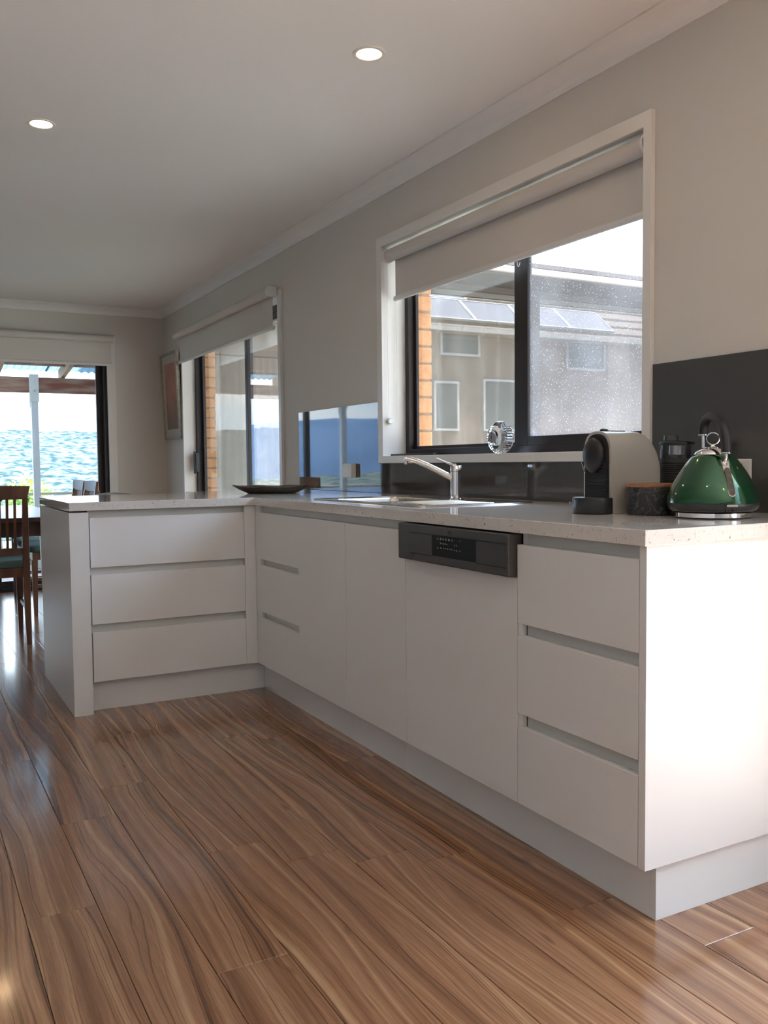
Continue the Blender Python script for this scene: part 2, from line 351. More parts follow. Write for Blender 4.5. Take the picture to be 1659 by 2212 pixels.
# far wall with sliding door opening
FX0, FX1, FZ1 = -2.36, -.505, 2.12
struct('wall_far', cells([XL-.1, FX0, FX1, 0], [0, FZ1, ZC], lambda x, z: not (FX0 < x < FX1 and z < FZ1), YF, YF+.14, 'XZ'), WALL)
TAUPE = mat('taupe_paint', (.34, .33, .32), .7)
struct('wall_left', bx(XL-.14, XL, YB-.1, YF+.12, 0, ZC), mat('left_wall_paint', (.62, .62, .61), .7))
struct('wall_back', bx(XL-.1, 0, YB-.14, YB, 0, ZC), TAUPE)
# cove cornices
def cove(name, p0, p1, inward):
    bm = B(); poly = [(0, 0), (.084, 0), (.084, -.006)]
    for i in range(1, 7): a = i/7*PI/2; poly.append((.084-.078*math.sin(a)*1.0, -.006-.056*(1-math.cos(a))))
    poly += [(.006, -.062), (0, -.062)]
    secs = []
    for p in (p0, p1): secs.append([(p[0]+inward[0]*u, p[1]+inward[1]*u, ZC+v) for u, v in poly])
    return struct(name, loft(bm, secs), CEIL)
cove('trim_1', (0, YB), (0, YF), (-1, 0)); cove('trim_2', (XL, YF), (0, YF), (0, -1)); cove('trim_3', (XL, YB), (XL, YF), (1, 0)); cove('trim_4', (XL, YB), (0, YB), (0, 1))
# skirting
struct('baseboard_right', bx(-.014, 0, 3.36, 3.83, 0, .07), TRIM); struct('baseboard_far', bx(-.43, 0, YF-.014, YF, 0, .07), TRIM)
struct('baseboard_left', bx(XL, XL+.014, YB, YF, 0, .07), TRIM)

def frame_rect(y0, y1, z0, z1, t, x0, x1, tb=None):
    tb = t if tb is None else tb
    return cells([y0, y0+t, y1-t, y1], [z0, z0+tb, z1-t, z1], lambda y, z: not (y0+t < y < y1-t and z0+tb < z < z1-t), x0, x1, 'YZ')
# ---- window 1
w1 = struct_root('window_1', (0, 1.6, 1.06))
obj('architrave', cells([.688, .724, 2.493, 2.5427], [1.060, 1.096, 2.128, 2.177], lambda y, z: not (.724 < y < 2.493 and 1.096 < z < 2.128), -.018, 0, 'YZ'), TRIM, w1, bevel=.0015)
rv = B(); box(rv, -.002, .116, .716, .724, 1.09, 2.136); box(rv, -.002, .116, 2.493, 2.50, 1.09, 2.136); box(rv, -.002, .116, .716, 2.5, 2.128, 2.136); box(rv, -.002, .116, .716, 2.5, 1.088, 1.096)
obj('reveal_lining', rv, TRIM, w1)
obj('window_frame', frame_rect(.7245, 2.4925, 1.0965, 2.1275, .032, .116, .168), BRZ, w1, bevel=.002)
obj('fixed_sash', frame_rect(1.535, 2.461, 1.128, 2.096, .020, .150, .166, .016), BRZ, w1, bevel=.001)
sr = B(); box(sr, .122, .146, 1.548, 1.592, 1.128, 2.096); obj('fixed_stile', sr, BRZ, w1, bevel=.002)
ss = B(); box(ss, .118, .143, 1.500, 1.545, 1.128, 2.096); box(ss, .118, .143, .7565, .79, 1.128, 2.096); box(ss, .118, .143, .79, 1.500, 1.128, 1.165); box(ss, .118, .143, .79, 1.500, 2.066, 2.096)
obj('sliding_sash', ss, BRZ, w1, bevel=.002)
obj('pane', bx(.156, .160, 1.55, 2.445, 1.14, 2.08), GLASS, w1)
obj('pane', bx(.129, .133, .785, 1.505, 1.16, 2.07), DUSTY, w1, label='dusty sliding pane with insect screen')
# ---- window 2 (glazed sliding door beside the benchtop)
w2 = struct_root('window_2', (0, 4.9, 0))
obj('architrave', cells([3.832, 3.873, 6.028, 6.062], [0, .01, 2.118, 2.161], lambda y, z: not (3.873 < y < 6.028 and z < 2.118), -.018, 0, 'YZ'), TRIM, w2, bevel=.0015)
rv = B(); box(rv, -.002, .09, 3.866, 3.873, 0, 2.125); box(rv, -.002, .09, 6.028, 6.034, 0, 2.125); box(rv, -.002, .09, 3.866, 6.034, 2.118, 2.125)
obj('reveal_lining', rv, TRIM, w2)
obj('door_frame', cells([3.874, 3.90, 5.995, 6.027], [0.001, .03, 2.08, 2.117], lambda y, z: not (3.90 < y < 5.995 and .03 < z < 2.08), .09, .168, 'YZ'), BRZ, w2, bevel=.002)
obj('fixed_panel_frame', cells([4.80, 4.845, 5.95, 5.99], [.03, .08, 2.03, 2.08], lambda y, z: not (4.845 < y < 5.95 and .08 < z < 2.03), .135, .16, 'YZ'), BRZ, w2, bevel=.002)
obj('sliding_panel_frame', cells([3.905, 3.945, 4.765, 4.81], [.03, .08, 2.03, 2.08], lambda y, z: not (3.945 < y < 4.765 and .08 < z < 2.03), .10, .13, 'YZ'), BRZ, w2, bevel=.002)
obj('pane', bx(.146, .150, 4.84, 5.955, .075, 2.035), GLASS, w2); obj('pane', bx(.113, .117, 3.94, 4.77, .075, 2.035), GLASS, w2)
dh = B(); box(dh, .062, .092, 5.955, 5.99, 1.00, 1.16); box(dh, .05, .066, 5.962, 5.984, .985, 1.175); obj('door_handle', dh, BLK, w2, bevel=.003)
# ---- door 1 far
d1 = struct_root('door_1', (-1.43, YF, 0))
obj('architrave', cells([FX0-.045, FX0+.002, FX1-.002, -.436], [0, .01, FZ1-.002, FZ1+.045], lambda x, z: not (FX0+.002 < x < FX1-.002 and z < FZ1-.002), YF-.016, YF, 'XZ'), TRIM, d1, bevel=.0015)
def frx(x0, x1, z0, z1, t, y0, y1): return cells([x0, x0+t, x1-t, x1], [z0, z0+t, z1-t, z1], lambda x, z: not (x0+t < x < x1-t and z0+t < z < z1-t), y0, y1, 'XZ')
obj('door_frame', frx(FX0+.001, FX1-.001, .001, FZ1-.001, .03, YF+.02, YF+.13), BRZ, d1, bevel=.002)
obj('fixed_panel_frame', frx(-1.475, FX1-.032, .032, FZ1-.032, .05, YF+.085, YF+.12), BRZ, d1, bevel=.002)
obj('sliding_panel_frame', frx(FX0+.032, -1.415, .032, FZ1-.032, .05, YF+.035, YF+.07), BRZ, d1, bevel=.002)
obj('pane', bx(-1.43, FX1-.075, YF+.1, YF+.104, .075, FZ1-.075), GLASS, d1); obj('pane', bx(FX0+.075, -1.46, YF+.05, YF+.054, .075, FZ1-.075), GLASS, d1)
# ---- door 2 near right (outside the photograph)
d2 = struct_root('door_2', (0, -1.7, 0)); obj('door_frame', cells([-4.3, -4.25, -2.34, -2.28, -.31, -.26], [0, .05, 2.07, 2.12], lambda y, z: y < -4.25 or y > -.31 or -2.34 < y < -2.28 or z < .05 or z > 2.07, .06, .11, 'YZ'), BRZ, d2)
obj('pane', bx(.084, .088, -4.25, -2.34, .05, 2.07), GLASS, d2); obj('pane', bx(.084, .088, -2.28, -.31, .05, 2.07), GLASS, d2)

# ================================================================== BLINDS
def blind(loc, label, ya, yb, xc, zc_, rad, xcl, zbot, axis='Y', barr=.011, brackets=True, ins=.012):
    t = thing('roller_blind', label, 'blind', loc, 'white roller blinds over the glazing')
    def P(u, w_, z): return (w_, u, z) if axis == 'Y' else (u, w_, z)
    bm = B(); lathe(bm, [(rad, ya), (rad, yb)], (xc, 0, zc_) if axis == 'Y' else (0, xc, zc_), 28, 'Y' if axis == 'Y' else 'X'); obj('roller_tube', bm, FABW, t, smooth=True)
    bm = B(); lathe(bm, [(rad*.5, ya-.012), (rad*1.12, ya-.012), (rad*1.12, ya-.001)], (xc, 0, zc_) if axis == 'Y' else (0, xc, zc_), 28, 'Y' if axis == 'Y' else 'X'); obj('bracket', bm, WPL, t, smooth=True)
    bm = B(); lathe(bm, [(rad*1.12, yb+.001), (rad*1.12, yb+.012), (rad*.5, yb+.012)], (xc, 0, zc_) if axis == 'Y' else (0, xc, zc_), 28, 'Y' if axis == 'Y' else 'X'); obj('bracket', bm, WPL, t, smooth=True)
    a, b = P(ya+ins, xcl, zbot), P(yb-ins, xcl+.0015, zc_)
    obj('blind_fabric', bx(min(a[0], b[0]), max(a[0], b[0]), min(a[1], b[1]), max(a[1], b[1]), zbot, zc_), FABW, t)
    bm = B(); secs = []
    for u in (ya+.004, yb-.004):
        secs.append([P(u, xcl+.0007+barr*math.cos(q)*.8, zbot+barr*1.25*math.sin(q)) for q in [2*PI*i/16 for i in range(16)]])
    obj('bottom_rail', loft(bm, secs), BLINDBAR, t, smooth=True)
    return t
def chain(t, x, y, z0, z1):
    bm = B(); z = z0
    while z < z1: bmesh.ops.create_icosphere(bm, subdivisions=1, radius=.0022, matrix=Matrix.Translation((x, y, z))); z += .006
    o = obj('bead_chain', bm, WPL, t); o['kind'] = 'stuff'
t1 = blind((0, 1.6, 1.87), 'white roller blind inside the frame of the window above the sink', .742, 2.474, -.002+.02, 2.085, .031, .046, 1.876)
chain(t1, .012, 2.484, 1.27, 2.06); chain(t1, .062, 2.484, 1.27, 2.06)
bm = B(); lathe(bm, [(.0, -.009), (.013, -.009), (.016, -.003), (.016, .003), (.013, .009), (0, .009)], (.02, 2.481, 1.27), 20, 'Y'); obj('chain_tensioner', bm, WPL, t1, smooth=True)
bm = B(); tube(bm, [(.05, 1.478, 1.86), (.05, 1.475, 1.845), (.05, 1.468, 1.838), (.05, 1.461, 1.846), (.05, 1.459, 1.855)], .0012, 6); obj('pull_ring', bm, WPL, t1)
t2 = blind((-.06, 5.0, 1.92), 'white roller blind on the glazed door behind the pewter tray', 3.888, 6.055, -.056, 2.146, .03, -.034, 1.925, ins=.02)
bm = B(); box(bm, -.088, -.0185, 3.868, 3.874, 2.116, 2.176); obj('end_plate', bm, WPL, t2, bevel=.002, label='white screwed end plate')
t3 = blind((-1.4, 6.6, 1.94), 'white roller blind over the far sliding door behind the dining table', -2.42, -.462, YF-.052, 2.168, .03, YF-.03, 1.948, axis='X', ins=.01)

# ================================================================== KITCHEN
XD, XC, YP, YP2, KZ, ZB, ZT = -.7075, -.7206, .0085, .0304, .1348, .873, .909
H = [.8418, .6277, .5969, .3831, .3495]
YDW0, YDW1, YDOOR, YPD = .4796, 1.0797, 1.5279, 2.4694
def front(bm, y0, y1, z0, z1, x=XD, t=.018, g=.0015): return box(bm, x, x+t, y0+g, y1-g, z0+g*.6, z1-g*.6)
# near drawer unit
c = thing('drawer_cabinet', 'white three-drawer base cabinet at the near end of the long bench', 'cabinet', (-.35, .25, 0))
obj('carcass', bx(XD+.021, -.001, YP2, YDW0-.0005, KZ, ZB-.001), CAB, c)
obj('end_panel', bx(XD, -.0005, YP, YP2-.0008, KZ, ZB-.0005), CAB, c, bevel=.0006, seg=1, label='white end panel facing the room')
for z0, z1 in ((H[1], H[0]), (H[3], H[2]), (KZ, H[4])): obj('drawer', front(B(), YP2, YDW0, z0, z1), CAB, c, bevel=.0012, seg=2)
for z0, z1 in ((H[0]-.018, ZB-.004), (H[2]-.018, H[1]+.001), (H[4]-.018, H[3]+.001)): obj('finger_rail', bx(XD+.0185, XD+.0205, YP2+.002, YDW0-.022, z0, z1), CABCH, c)
for z0, z1 in ((H[2]-.0005, H[1]), (H[4]-.0005, H[3])):
    obj('rail_stop', bx(XD+.004, XD+.0195, YDW0-.0185, YDW0-.0008, z0, z1), CAB, c); obj('rail_gap_shade', bx(XD+.0187, XD+.0196, YDW0-.0225, YDW0-.0185, z0, z1), BLK, c)  # black strip painted in for the shade of the open gap
# dishwasher
d = thing('dishwasher', 'integrated dishwasher with white panel and dark steel control strip', 'dishwasher', (-.35, .78, 0))
obj('tub_body', bx(XD+.022, -.05, YDW0+.001, YDW1-.001, KZ+.001, ZB-.006), BLK, d)
obj('door_panel', front(B(), YDW0, YDW1, KZ, .7515), CAB, d, bevel=.001)
XF = -.735
bm = B()
prof = [(.4605, .7565), (.4605, .8685), (1.040, .8685), (1.040, .7565)]
cp = obj('control_panel', box(B(), XF, XD+.02, .4815, 1.0775, .7535, .8685), DSTEEL, d, bevel=.004, seg=2, label='dark stainless control panel')
obj('recess_grip', box(B(), XF-.0006, XF+.004, .868, 1.005, .7815, .8395), DSTEEL, d, bevel=.001)
obj('recess_grip', box(B(), XF-.0006, XF+.004, .494, .632, .7815, .8395), DSTEEL, d, bevel=.001)
obj('display_window', bx(XF-.001, XF+.002, .6335, .8665, .7795, .8435), mat('display_black', (.006, .008, .011), .12), d, label='black display with pale symbols')
for z0 in (.7755, .8405):
    obj('groove', bx(XF-.0004, XF+.002, .870, 1.006, z0, z0+.0038), BLK, d); obj('groove', bx(XF-.0004, XF+.002, .492, .632, z0, z0+.0038), BLK, d)
GREY = mat('print_grey', (.16, .17, .18), .5); DKP = mat('print_dark', (.03, .03, .03), .5)
text('brand_lettering', 'AEG', .0125, DKP, d, (XF-.0003, .768, .8545), (0, -1, 0), (0, 0, 1))
bm = B()
for i, yy in enumerate((.818, .803, .788, .772, .755)):
    box(bm, XF-.0016, XF-.001, yy-.0018, yy+.0012, .8295, .8365); box(bm, XF-.0016, XF-.001, yy-.006, yy-.003, .831, .8350)
for yy in (.818, .803, .788): box(bm, XF-.0016, XF-.001, yy-.0008, yy+.0008, .8165, .8235); box(bm, XF-.0016, XF-.001, yy-.010, yy-.003, .819, .8205)
for yy in (.816, .80, .79, .778, .766, .755): box(bm, XF-.0016, XF-.001, yy-.0028, yy+.0018, .8045, .8075)
for yy, zz in ((.74, .8195), (.729, .8195), (.74, .8045), (.729, .8045)): box(bm, XF-.0016, XF-.001, yy-.002, yy+.002, zz-.002, zz+.002)
for yy, zz in ((.833, .8315), (.833, .804), (.713, .832), (.713, .804)): box(bm, XF-.0016, XF-.001, yy-.005, yy+.004, zz, zz+.001); box(bm, XF-.0016, XF-.001, yy-.003, yy+.002, zz+.0025, zz+.0033)
obj('display_symbols', bm, GREY, d)
# door cabinet
c = thing('sink_cabinet', 'white single-door base cabinet left of the dishwasher', 'cabinet', (-.35, 1.3, 0))
obj('carcass', bx(XD+.021, -.001, YDW1+.0005, YDOOR-.0005, KZ, ZB-.24), CAB, c)
obj('door', front(B(), YDW1, YDOOR, KZ, H[0]), CAB, c, bevel=.0012)
obj('finger_rail', bx(XD+.0185, XD+.0205, YDW1+.001, YDOOR, H[0]-.018, ZB-.004), CABCH, c)
# corner cabinet with slot pulls
c = thing('corner_cabinet', 'white corner base cabinet with two short slot pulls', 'cabinet', (-.35, 2.0, 0))
obj('carcass', bx(XD+.03, -.001, YDOOR+.0005, YPD, KZ, ZB-.24), CAB, c)
ys = [YDOOR+.0012, 1.972, 2.407, YPD]; zs = [KZ, .3545, .3845, .5985, .6265, H[0]]
obj('slotted_panel', cells(ys, zs, lambda y, z: not (1.972 < y < 2.407 and (.3545 < z < .3845 or .5985 < z < .6265)), XD, XD+.018, 'YZ'), CAB, c, bevel=.001)
for z0, z1 in ((.340, .40), (.584, .642)): obj('finger_rail', bx(XD+.0185, XD+.0285, 1.95, 2.42, z0, z1), CABCH, c)
obj('finger_rail', bx(XD+.0185, XD+.0205, YDOOR, 2.41, H[0]-.018, ZB-.004), CABCH, c)
obj('corner_stile', bx(XD, XD+.018, 2.408, YPD, H[0]+.0005, ZB-.0005), CAB, c)
# peninsula cabinet
XE0, XE1, XPL, XPR, YE0, YE1 = -1.5345, -1.4563, -1.4500, -.7613, 2.4557, 3.322
c = thing('drawer_cabinet', 'white three-drawer cabinet of the peninsula facing the kitchen', 'cabinet', (-1.1, 2.8, 0))
obj('carcass', bx(XE1+.0005, -.712, YPD+.022, 3.05, KZ, ZB-.001), CAB, c)
for z0, z1 in ((H[1], H[0]), (H[3], H[2]), (KZ, H[4])): obj('drawer', box(B(), XPL+.001, XPR-.001, YPD, YPD+.018, z0+.0007, z1-.0007), CAB, c, bevel=.0012)
for z0, z1 in ((H[0]-.018, ZB-.004), (H[2]-.018, H[1]+.001), (H[4]-.018, H[3]+.001)): obj('finger_rail', bx(XE1+.001, XPR-.001, YPD+.0185, YPD+.021, z0, z1), CABCH, c)
obj('corner_filler', bx(XPR, XD-.0005, YPD, YPD+.018, KZ, ZB-.0005), CAB, c)
solo('end_support_panel', bx(XE0, XE1, YE0, YE1, 0, .8655), CAB, 'thick white panel standing on the floor under the left end of the peninsula', 'panel', bevel=.001)
solo('back_panel', bx(XE1+.001, -.02, 3.052, 3.07, 0, ZB-.001), CAB, 'white panel closing the dining side of the peninsula', 'panel')
# kickboards
XK, YK, YPK = -.656, .0248, 2.5204
solo('kickboard', bx(XK, XK+.016, YK+.0165, 1.17, .0005, KZ-.0005), CAB, 'white kickboard under the dishwasher and near drawers', 'kickboard', 'white kickboards of the bench')
solo('kickboard', bx(XK, XK+.016, 1.1708, YPK, .0005, KZ-.0005), CAB, 'white kickboard under the sink and corner cabinets', 'kickboard', 'white kickboards of the bench')
solo('kickboard', bx(XK, -.001, YK, YK+.016, .0005, KZ-.0005), CAB, 'white kickboard returning under the near end panel of the bench', 'kickboard', 'white kickboards of the bench')
solo('kickboard', bx(XE1+.0006, XK-.0005, YPK, YPK+.016, .0005, KZ-.0005), CAB, 'white kickboard under the peninsula drawers', 'kickboard', 'white kickboards of the bench')
# worktop
SX0, SX1, SY0, SY1 = -.605, -.105, 1.16, 2.06
BX0, BX1, BY0, BY1 = -.535, -.215, 1.615, 1.985
solo('worktop', cells([-1.534, XC, BX0-.01, BX1+.01, -.0015], [0, BY0-.01, BY1+.01, 2.4512, 3.3337, 3.56],
     lambda x, y: (x > XC or y > 2.4512) and not (BX0-.01 < x < BX1+.01 and BY0-.01 < y < BY1+.01) and (y < 3.3337 or x > XC), ZB, ZT, 'XY'), QUARTZ,
     'speckled off-white stone benchtop of the kitchen and peninsula', 'benchtop', bevel=.0015)
# splashback
sb = thing('splashback', 'smoked dark glass splashback behind sink and kettle', 'splashback', (-.004, 1.8, ZT))
obj('glass_panel', bx(-.0065, -.0008, 2.5435, 3.5802, .888+.0225, 1.3701), SPL, sb)
obj('glass_panel', bx(-.0065, -.0008, .6875, 2.543, ZT+.0005, 1.0595), SPL, sb)
obj('glass_panel', bx(-.0065, -.0008, -.19, .687, ZT+.0005, 1.3701), SPL, sb)
# sink
s = thing('sink', 'stainless steel sink with drainer set in the benchtop below the window', 'sink', (-.35, 1.6, ZT))
def rrect(x0, x1, y0, y1, r, z, n=6):
    out = []
    for cx, cy, a0 in ((x1-r, y1-r, 0), (x0+r, y1-r, 90), (x0+r, y0+r, 180), (x1-r, y0+r, 270)):
        for i in range(n+1): a = math.radians(a0+90*i/n); out.append((cx+r*math.cos(a), cy+r*math.sin(a), z))
    return out
def deck():
    bm = B()
    def ring(pts): return [bm.verts.new(p) for p in pts]
    def br(a, b):
        n = len(a)
        for i in range(n): bm.faces.new((a[i], a[(i+1) % n], b[(i+1) % n], b[i]))
    o = [ring(rrect(SX0, SX1, SY0, SY1, .03, ZT+.0005)), ring(rrect(SX0+.002, SX1-.002, SY0+.002, SY1-.002, .028, ZT+.0045)), ring(rrect(SX0+.012, SX1-.012, SY0+.012, SY1-.012, .022, ZT+.005)), ring(rrect(SX0+.018, SX1-.018, SY0+.018, SY1-.018, .018, ZT+.002))]
    for a, b in zip(o, o[1:]): br(a, b)
    inn = ring(rrect(BX0, BX1, BY0, BY1, .05, ZT+.002)); i2 = ring(rrect(BX0+.004, BX1-.004, BY0+.004, BY1-.004, .05, ZT-.006)); i3 = ring(rrect(BX0+.012, BX1-.012, BY0+.012, BY1-.012, .05, ZT-.16)); i4 = ring(rrect(BX0+.05, BX1-.05, BY0+.05, BY1-.05, .05, ZT-.175))
    br(inn, i2); br(i2, i3); br(i3, i4); bm.faces.new(i4)
    # deck between outer recess and bowl mouth
    edges = []
    for rg in (o[-1], inn):
        for i in range(len(rg)):
            e = bm.edges.get((rg[i], rg[(i+1) % len(rg)])); edges.append(e)
    bmesh.ops.triangle_fill(bm, use_beauty=True, use_dissolve=False, edges=edges)
    return bm
obj('sink_bowl_and_deck', deck(), STEEL, s, smooth=True, angle=30)
for i in range(7):
    yy = 1.24+i*.045; bm = B(); tube(bm, [(-.52, yy, ZT+.0022), (-.50, yy, ZT+.0032), (-.26, yy, ZT+.0032), (-.24, yy, ZT+.0022)], .004, 8, flat=.5); obj('drainer_rib', bm, STEEL, s, smooth=True)
bm = B(); lathe(bm, [(.0, ZT-.172), (.03, ZT-.172), (.038, ZT-.1735)], (-.375, 1.8, 0), 24, capt=False); obj('drain', bm, CHR, s)
# tap
t = thing('tap', 'chrome mixer tap with long angled spout behind the sink', 'tap', (-.197, 1.554, ZT+.002))
bm = B(); lathe(bm, [(.027, ZT+.0025), (.027, ZT+.006), (.0225, ZT+.010), (.0225, ZT+.1), (.0225, ZT+.1155)], (-.197, 1.554, 0), 32); obj('body', bm, CHR, t, smooth=True)
bm = B(); lathe(bm, [(.0228, ZT+.117), (.0228, ZT+.1385), (.022, ZT+.1395)], (-.197, 1.554, 0), 32); obj('cartridge_cap', bm, CHR, t, smooth=True)
bm = B(); tube(bm, [(-.20, 1.556, .994), (-.235, 1.57, 1.012), (-.27, 1.584, 1.032), (-.305, 1.598, 1.050), (-.34, 1.612, 1.066), (-.37, 1.624, 1.075), (-.388, 1.631, 1.0765), (-.392, 1.632, 1.074)], [.0125, .0122, .0118, .0112, .0106, .0102, .0102, .008], 16); obj('spout', bm, CHR, t, smooth=True)
bm = B(); lathe(bm, [(.0078, 1.055), (.0085, 1.062), (.0085, 1.072)], (-.383, 1.629, 0), 20); obj('aerator', bm, CHR, t, smooth=True)
bm = B(); tube(bm, [(-.197, 1.553, 1.050), (-.21, 1.56, 1.0515), (-.235, 1.577, 1.063), (-.262, 1.596, 1.0785)], [.009, .008, .0055, .005], 12, flat=.6); obj('lever', bm, CHR, t, smooth=True)
# ---- power outlets
def outlet(y0, y1, z0, z1, xf, label):
    o = thing('power_outlet', label, 'outlet', (0, (y0+y1)/2, z0), 'white power outlets on the splashback')
    ob = obj('cover_plate', bx(xf, -.0067, y0, y1, z0, z1), WPL, o, bevel=.003)
    w_ = y1-y0
    for f in (.28, .72):
        yy = y0+w_*f
        obj('switch', bx(xf-.003, xf+.001, yy-.007, yy+.007, z1-.030, z1-.012), mat('rocker', (.5, .47, .42), .4), o, bevel=.001)
        bm = B()
        for dy, dz, r in ((-.006, .030, 18), (.006, .030, -18), (0, .018, 0)):
            mt = Matrix.Translation((xf, yy+dy, z0+dz)) @ Matrix.Rotation(math.radians(r), 4, 'X'); box(bm, -.0008, .001, -.001, .001, -.004, .004, mt)
        obj('socket_slots', bm, BLK, o)
    return o
oL = outlet(2.815, 2.932, .984, 1.0605, -.020, 'white double power outlet on the splashback left of the window')
oR = outlet(.3, .415, .986, 1.063, -.0165, 'white double power outlet half hidden behind the green kettle')
obj('mounting_block', bx(-.0335, -.0201, 2.818, 2.929, .987, 1.0575), WPL, oL)

# ================================================================== THINGS ON THE BENCH
# tray
def tray():
    bm = B(); cx, cy = -.445, 2.925; ax = Vector((.878, -.478, 0)); ay = Vector((.478, .878, 0)); n = 64; secs = []
    for s_, z0, up_ in ((.0, 0, 0), (.55, .0, 0), (.60, .002, 0), (.80, .016, .2), (.92, .025, .6), (1, .0285, 1), (1.0, .0315, 1), (.9, .0285, .6), (.75, .019, .2), (.5, .005, 0), (.0, .004, 0)):
        ring = []
        for i in range(n):
            a = 2*PI*i/n; c_, s2 = math.cos(a), math.sin(a)
            rx = .212*(abs(c_)**1.0)*s_*(1 if s_ > .6 else 1.0); ry = .15*s_
            wob = 1+.035*math.sin(5*a+1)*up_
            p = Vector((cx, cy, ZT+z0*1.22+.007*up_*abs(c_)**3+.0018*up_*math.sin(7*a)))+ax*(math.copysign(rx, c_)*wob)+ay*(s2*ry*wob*(1-.25*abs(c_)))
            ring.append(tuple(p))
        secs.append(ring)
    rings = [[bm.verts.new(p) for p in r_] for r_ in secs[1:-1]]
    for a_, b_ in zip(rings, rings[1:]):
        for i in range(n): bm.faces.new((a_[i], a_[(i+1) % n], b_[(i+1) % n], b_[i]))
    bm.faces.new(rings[0][::-1]); bm.faces.new(rings[-1]); return bm
solo('serving_tray', tray(), PEWTER, 'dark pewter leaf-shaped tray on the bench corner by the glazed door', 'tray', smooth=True, angle=60)
# coffee machine
m_ = thing('coffee_machine', 'pale champagne capsule coffee machine with black front left of the kettle', 'coffee machine', (-.3, .55, ZT))
MY0, MY1, MX0, MX1, MZ = .490, .604, -.366, -.172, 1.148
def arch(x, ztop, y0=MY0, y1=MY1, zb=ZT+.0006, n=12, inset=0, flat=.32):
    yc = (y0+y1)/2; hw = (y1-y0)/2-inset; pts = [(x, yc-hw, zb)]
    rise = .068
    for i in range(n+1):
        a = PI*i/n; c_, s2 = -math.cos(a), math.sin(a)
        pts.append((x, yc+hw*math.copysign(abs(c_)**.8, c_), ztop-inset-rise+rise*(s2**.75)))
    pts.append((x, yc+hw, zb)); return pts
bm = B(); secs = []
secs.append(arch(MX0, MZ)); secs.append(arch(MX1-.065, MZ))
for i in range(1, 8): a = i/8*PI/2; secs.append(arch(MX1-.065+.065*math.sin(a), MZ-.075*(1-math.cos(a))))
loft(bm, secs); obj('shell', bm, CHAMP, m_, smooth=True, angle=35, label='pale champagne outer shell')
obj('front_insert', loft(B(), [arch(MX0-.002, MZ-.001, inset=.007), arch(MX0+.01, MZ-.001, inset=.007)]), BLKS, m_, smooth=True, angle=35)
bm = B(); bmesh.ops.create_uvsphere(bm, u_segments=28, v_segments=18, radius=1); bmesh.ops.scale(bm, vec=(.022, .043, .052), verts=bm.verts); bmesh.ops.translate(bm, vec=(MX0-.004, .556, 1.078), verts=bm.verts); obj('brew_head', bm, BLK, m_, smooth=True)
bm = B(); tube(bm, [(MX0-.016, .597, 1.06), (MX0-.012, .592, 1.04), (MX0-.008, .590, 1.026)], .0018, 8); obj('chrome_edge', bm, CHR, m_, smooth=True)
for i in range(10):
    z = .975+i*.0095; obj('rib', bx(MX0-.007, MX0-.001, MY0+.009, MY1-.012, z, z+.0045), BLK, m_)
bm = B(); secs = []
for z, g in ((ZT+.001, -.002), (ZT+.004, 0), (ZT+.044, 0), (ZT+.047, -.002)):
    rg = []; 
    for i in range(17): a = -PI/2+PI*i/16; rg.append((MX0-.018-(.05+g)*math.cos(a), .547+(.066+g)*math.sin(a), z))
    rg += [(MX0-.0008, .547+.066+g, z), (MX0-.0008, .547-.066-g, z)]; secs.append(rg)
loft(bm, secs); obj('drip_tray', bm, mat('drip_tray_black', (.016, .02, .026), .3), m_, smooth=True, angle=40, label='black rounded drip tray')
text('brand_lettering', 'Breville', .0105, mat('print_white', (.45, .48, .5), .5), m_, (MX0-.0570, .583, ZT+.031), (.45, -1, 0), (0, 0, 1))
bm = B(); lathe(bm, [(.0, MZ-.02), (.013, MZ-.02), (.0135, MZ-.002), (.011, MZ+.006), (.006, MZ+.0085), (0, MZ+.009)], (MX0+.03, .552, 0), 24); obj('lever_knob', bm, BLK, m_, smooth=True)
obj('top_slider', bx(MX0+.04, MX0+.10, .538, .566, MZ-.004, MZ+.003), CHR, m_, bevel=.001)
# milk frother
f = thing('milk_frother', 'black milk frother with clear jug top behind the kettle', 'frother', (-.108, .487, ZT))
FC = (-.108, .487, 0)
pr = [(.046, ZT+.001), (.05, ZT+.004)]
for i in range(22): z = ZT+.012+i*.0062; pr += [(.0492, z), (.0507, z+.0022), (.0507, z+.0042)]
pr += [(.0500, ZT+.152), (.0495, ZT+.158)]
bm = B(); lathe(bm, pr, FC, 48); obj('sleeve', bm, BLKS, f, smooth=True, angle=25, label='ribbed black sleeve')
bm = B(); lathe(bm, [(.028, ZT+.1585), (.033, ZT+.165), (.034, ZT+.167), (.024, ZT+.171), (.024, ZT+.196)], FC, 36); obj('inner_cup', bm, CHR, f, smooth=True, angle=30)
bm = B(); lathe(bm, [(.0485, ZT+.1585), (.0485, ZT+.198)], FC, 40, capb=False, capt=False); obj('jug_wall', bm, JUG, f, smooth=True)
bm = B(); lathe(bm, [(.046, ZT+.1985), (.0515, ZT+.2), (.0515, ZT+.206), (.047, ZT+.209), (.02, ZT+.210)], FC, 40); obj('lid', bm, BLK, f, smooth=True)
bm = B(); lathe(bm, [(.022, ZT+.2105), (.021, ZT+.226), (.017, ZT+.228)], (FC[0]-.012, FC[1]+.012, 0), 28); obj('lid_knob', bm, mat('smoke_grey', (.05, .055, .065), .15), f, smooth=True)
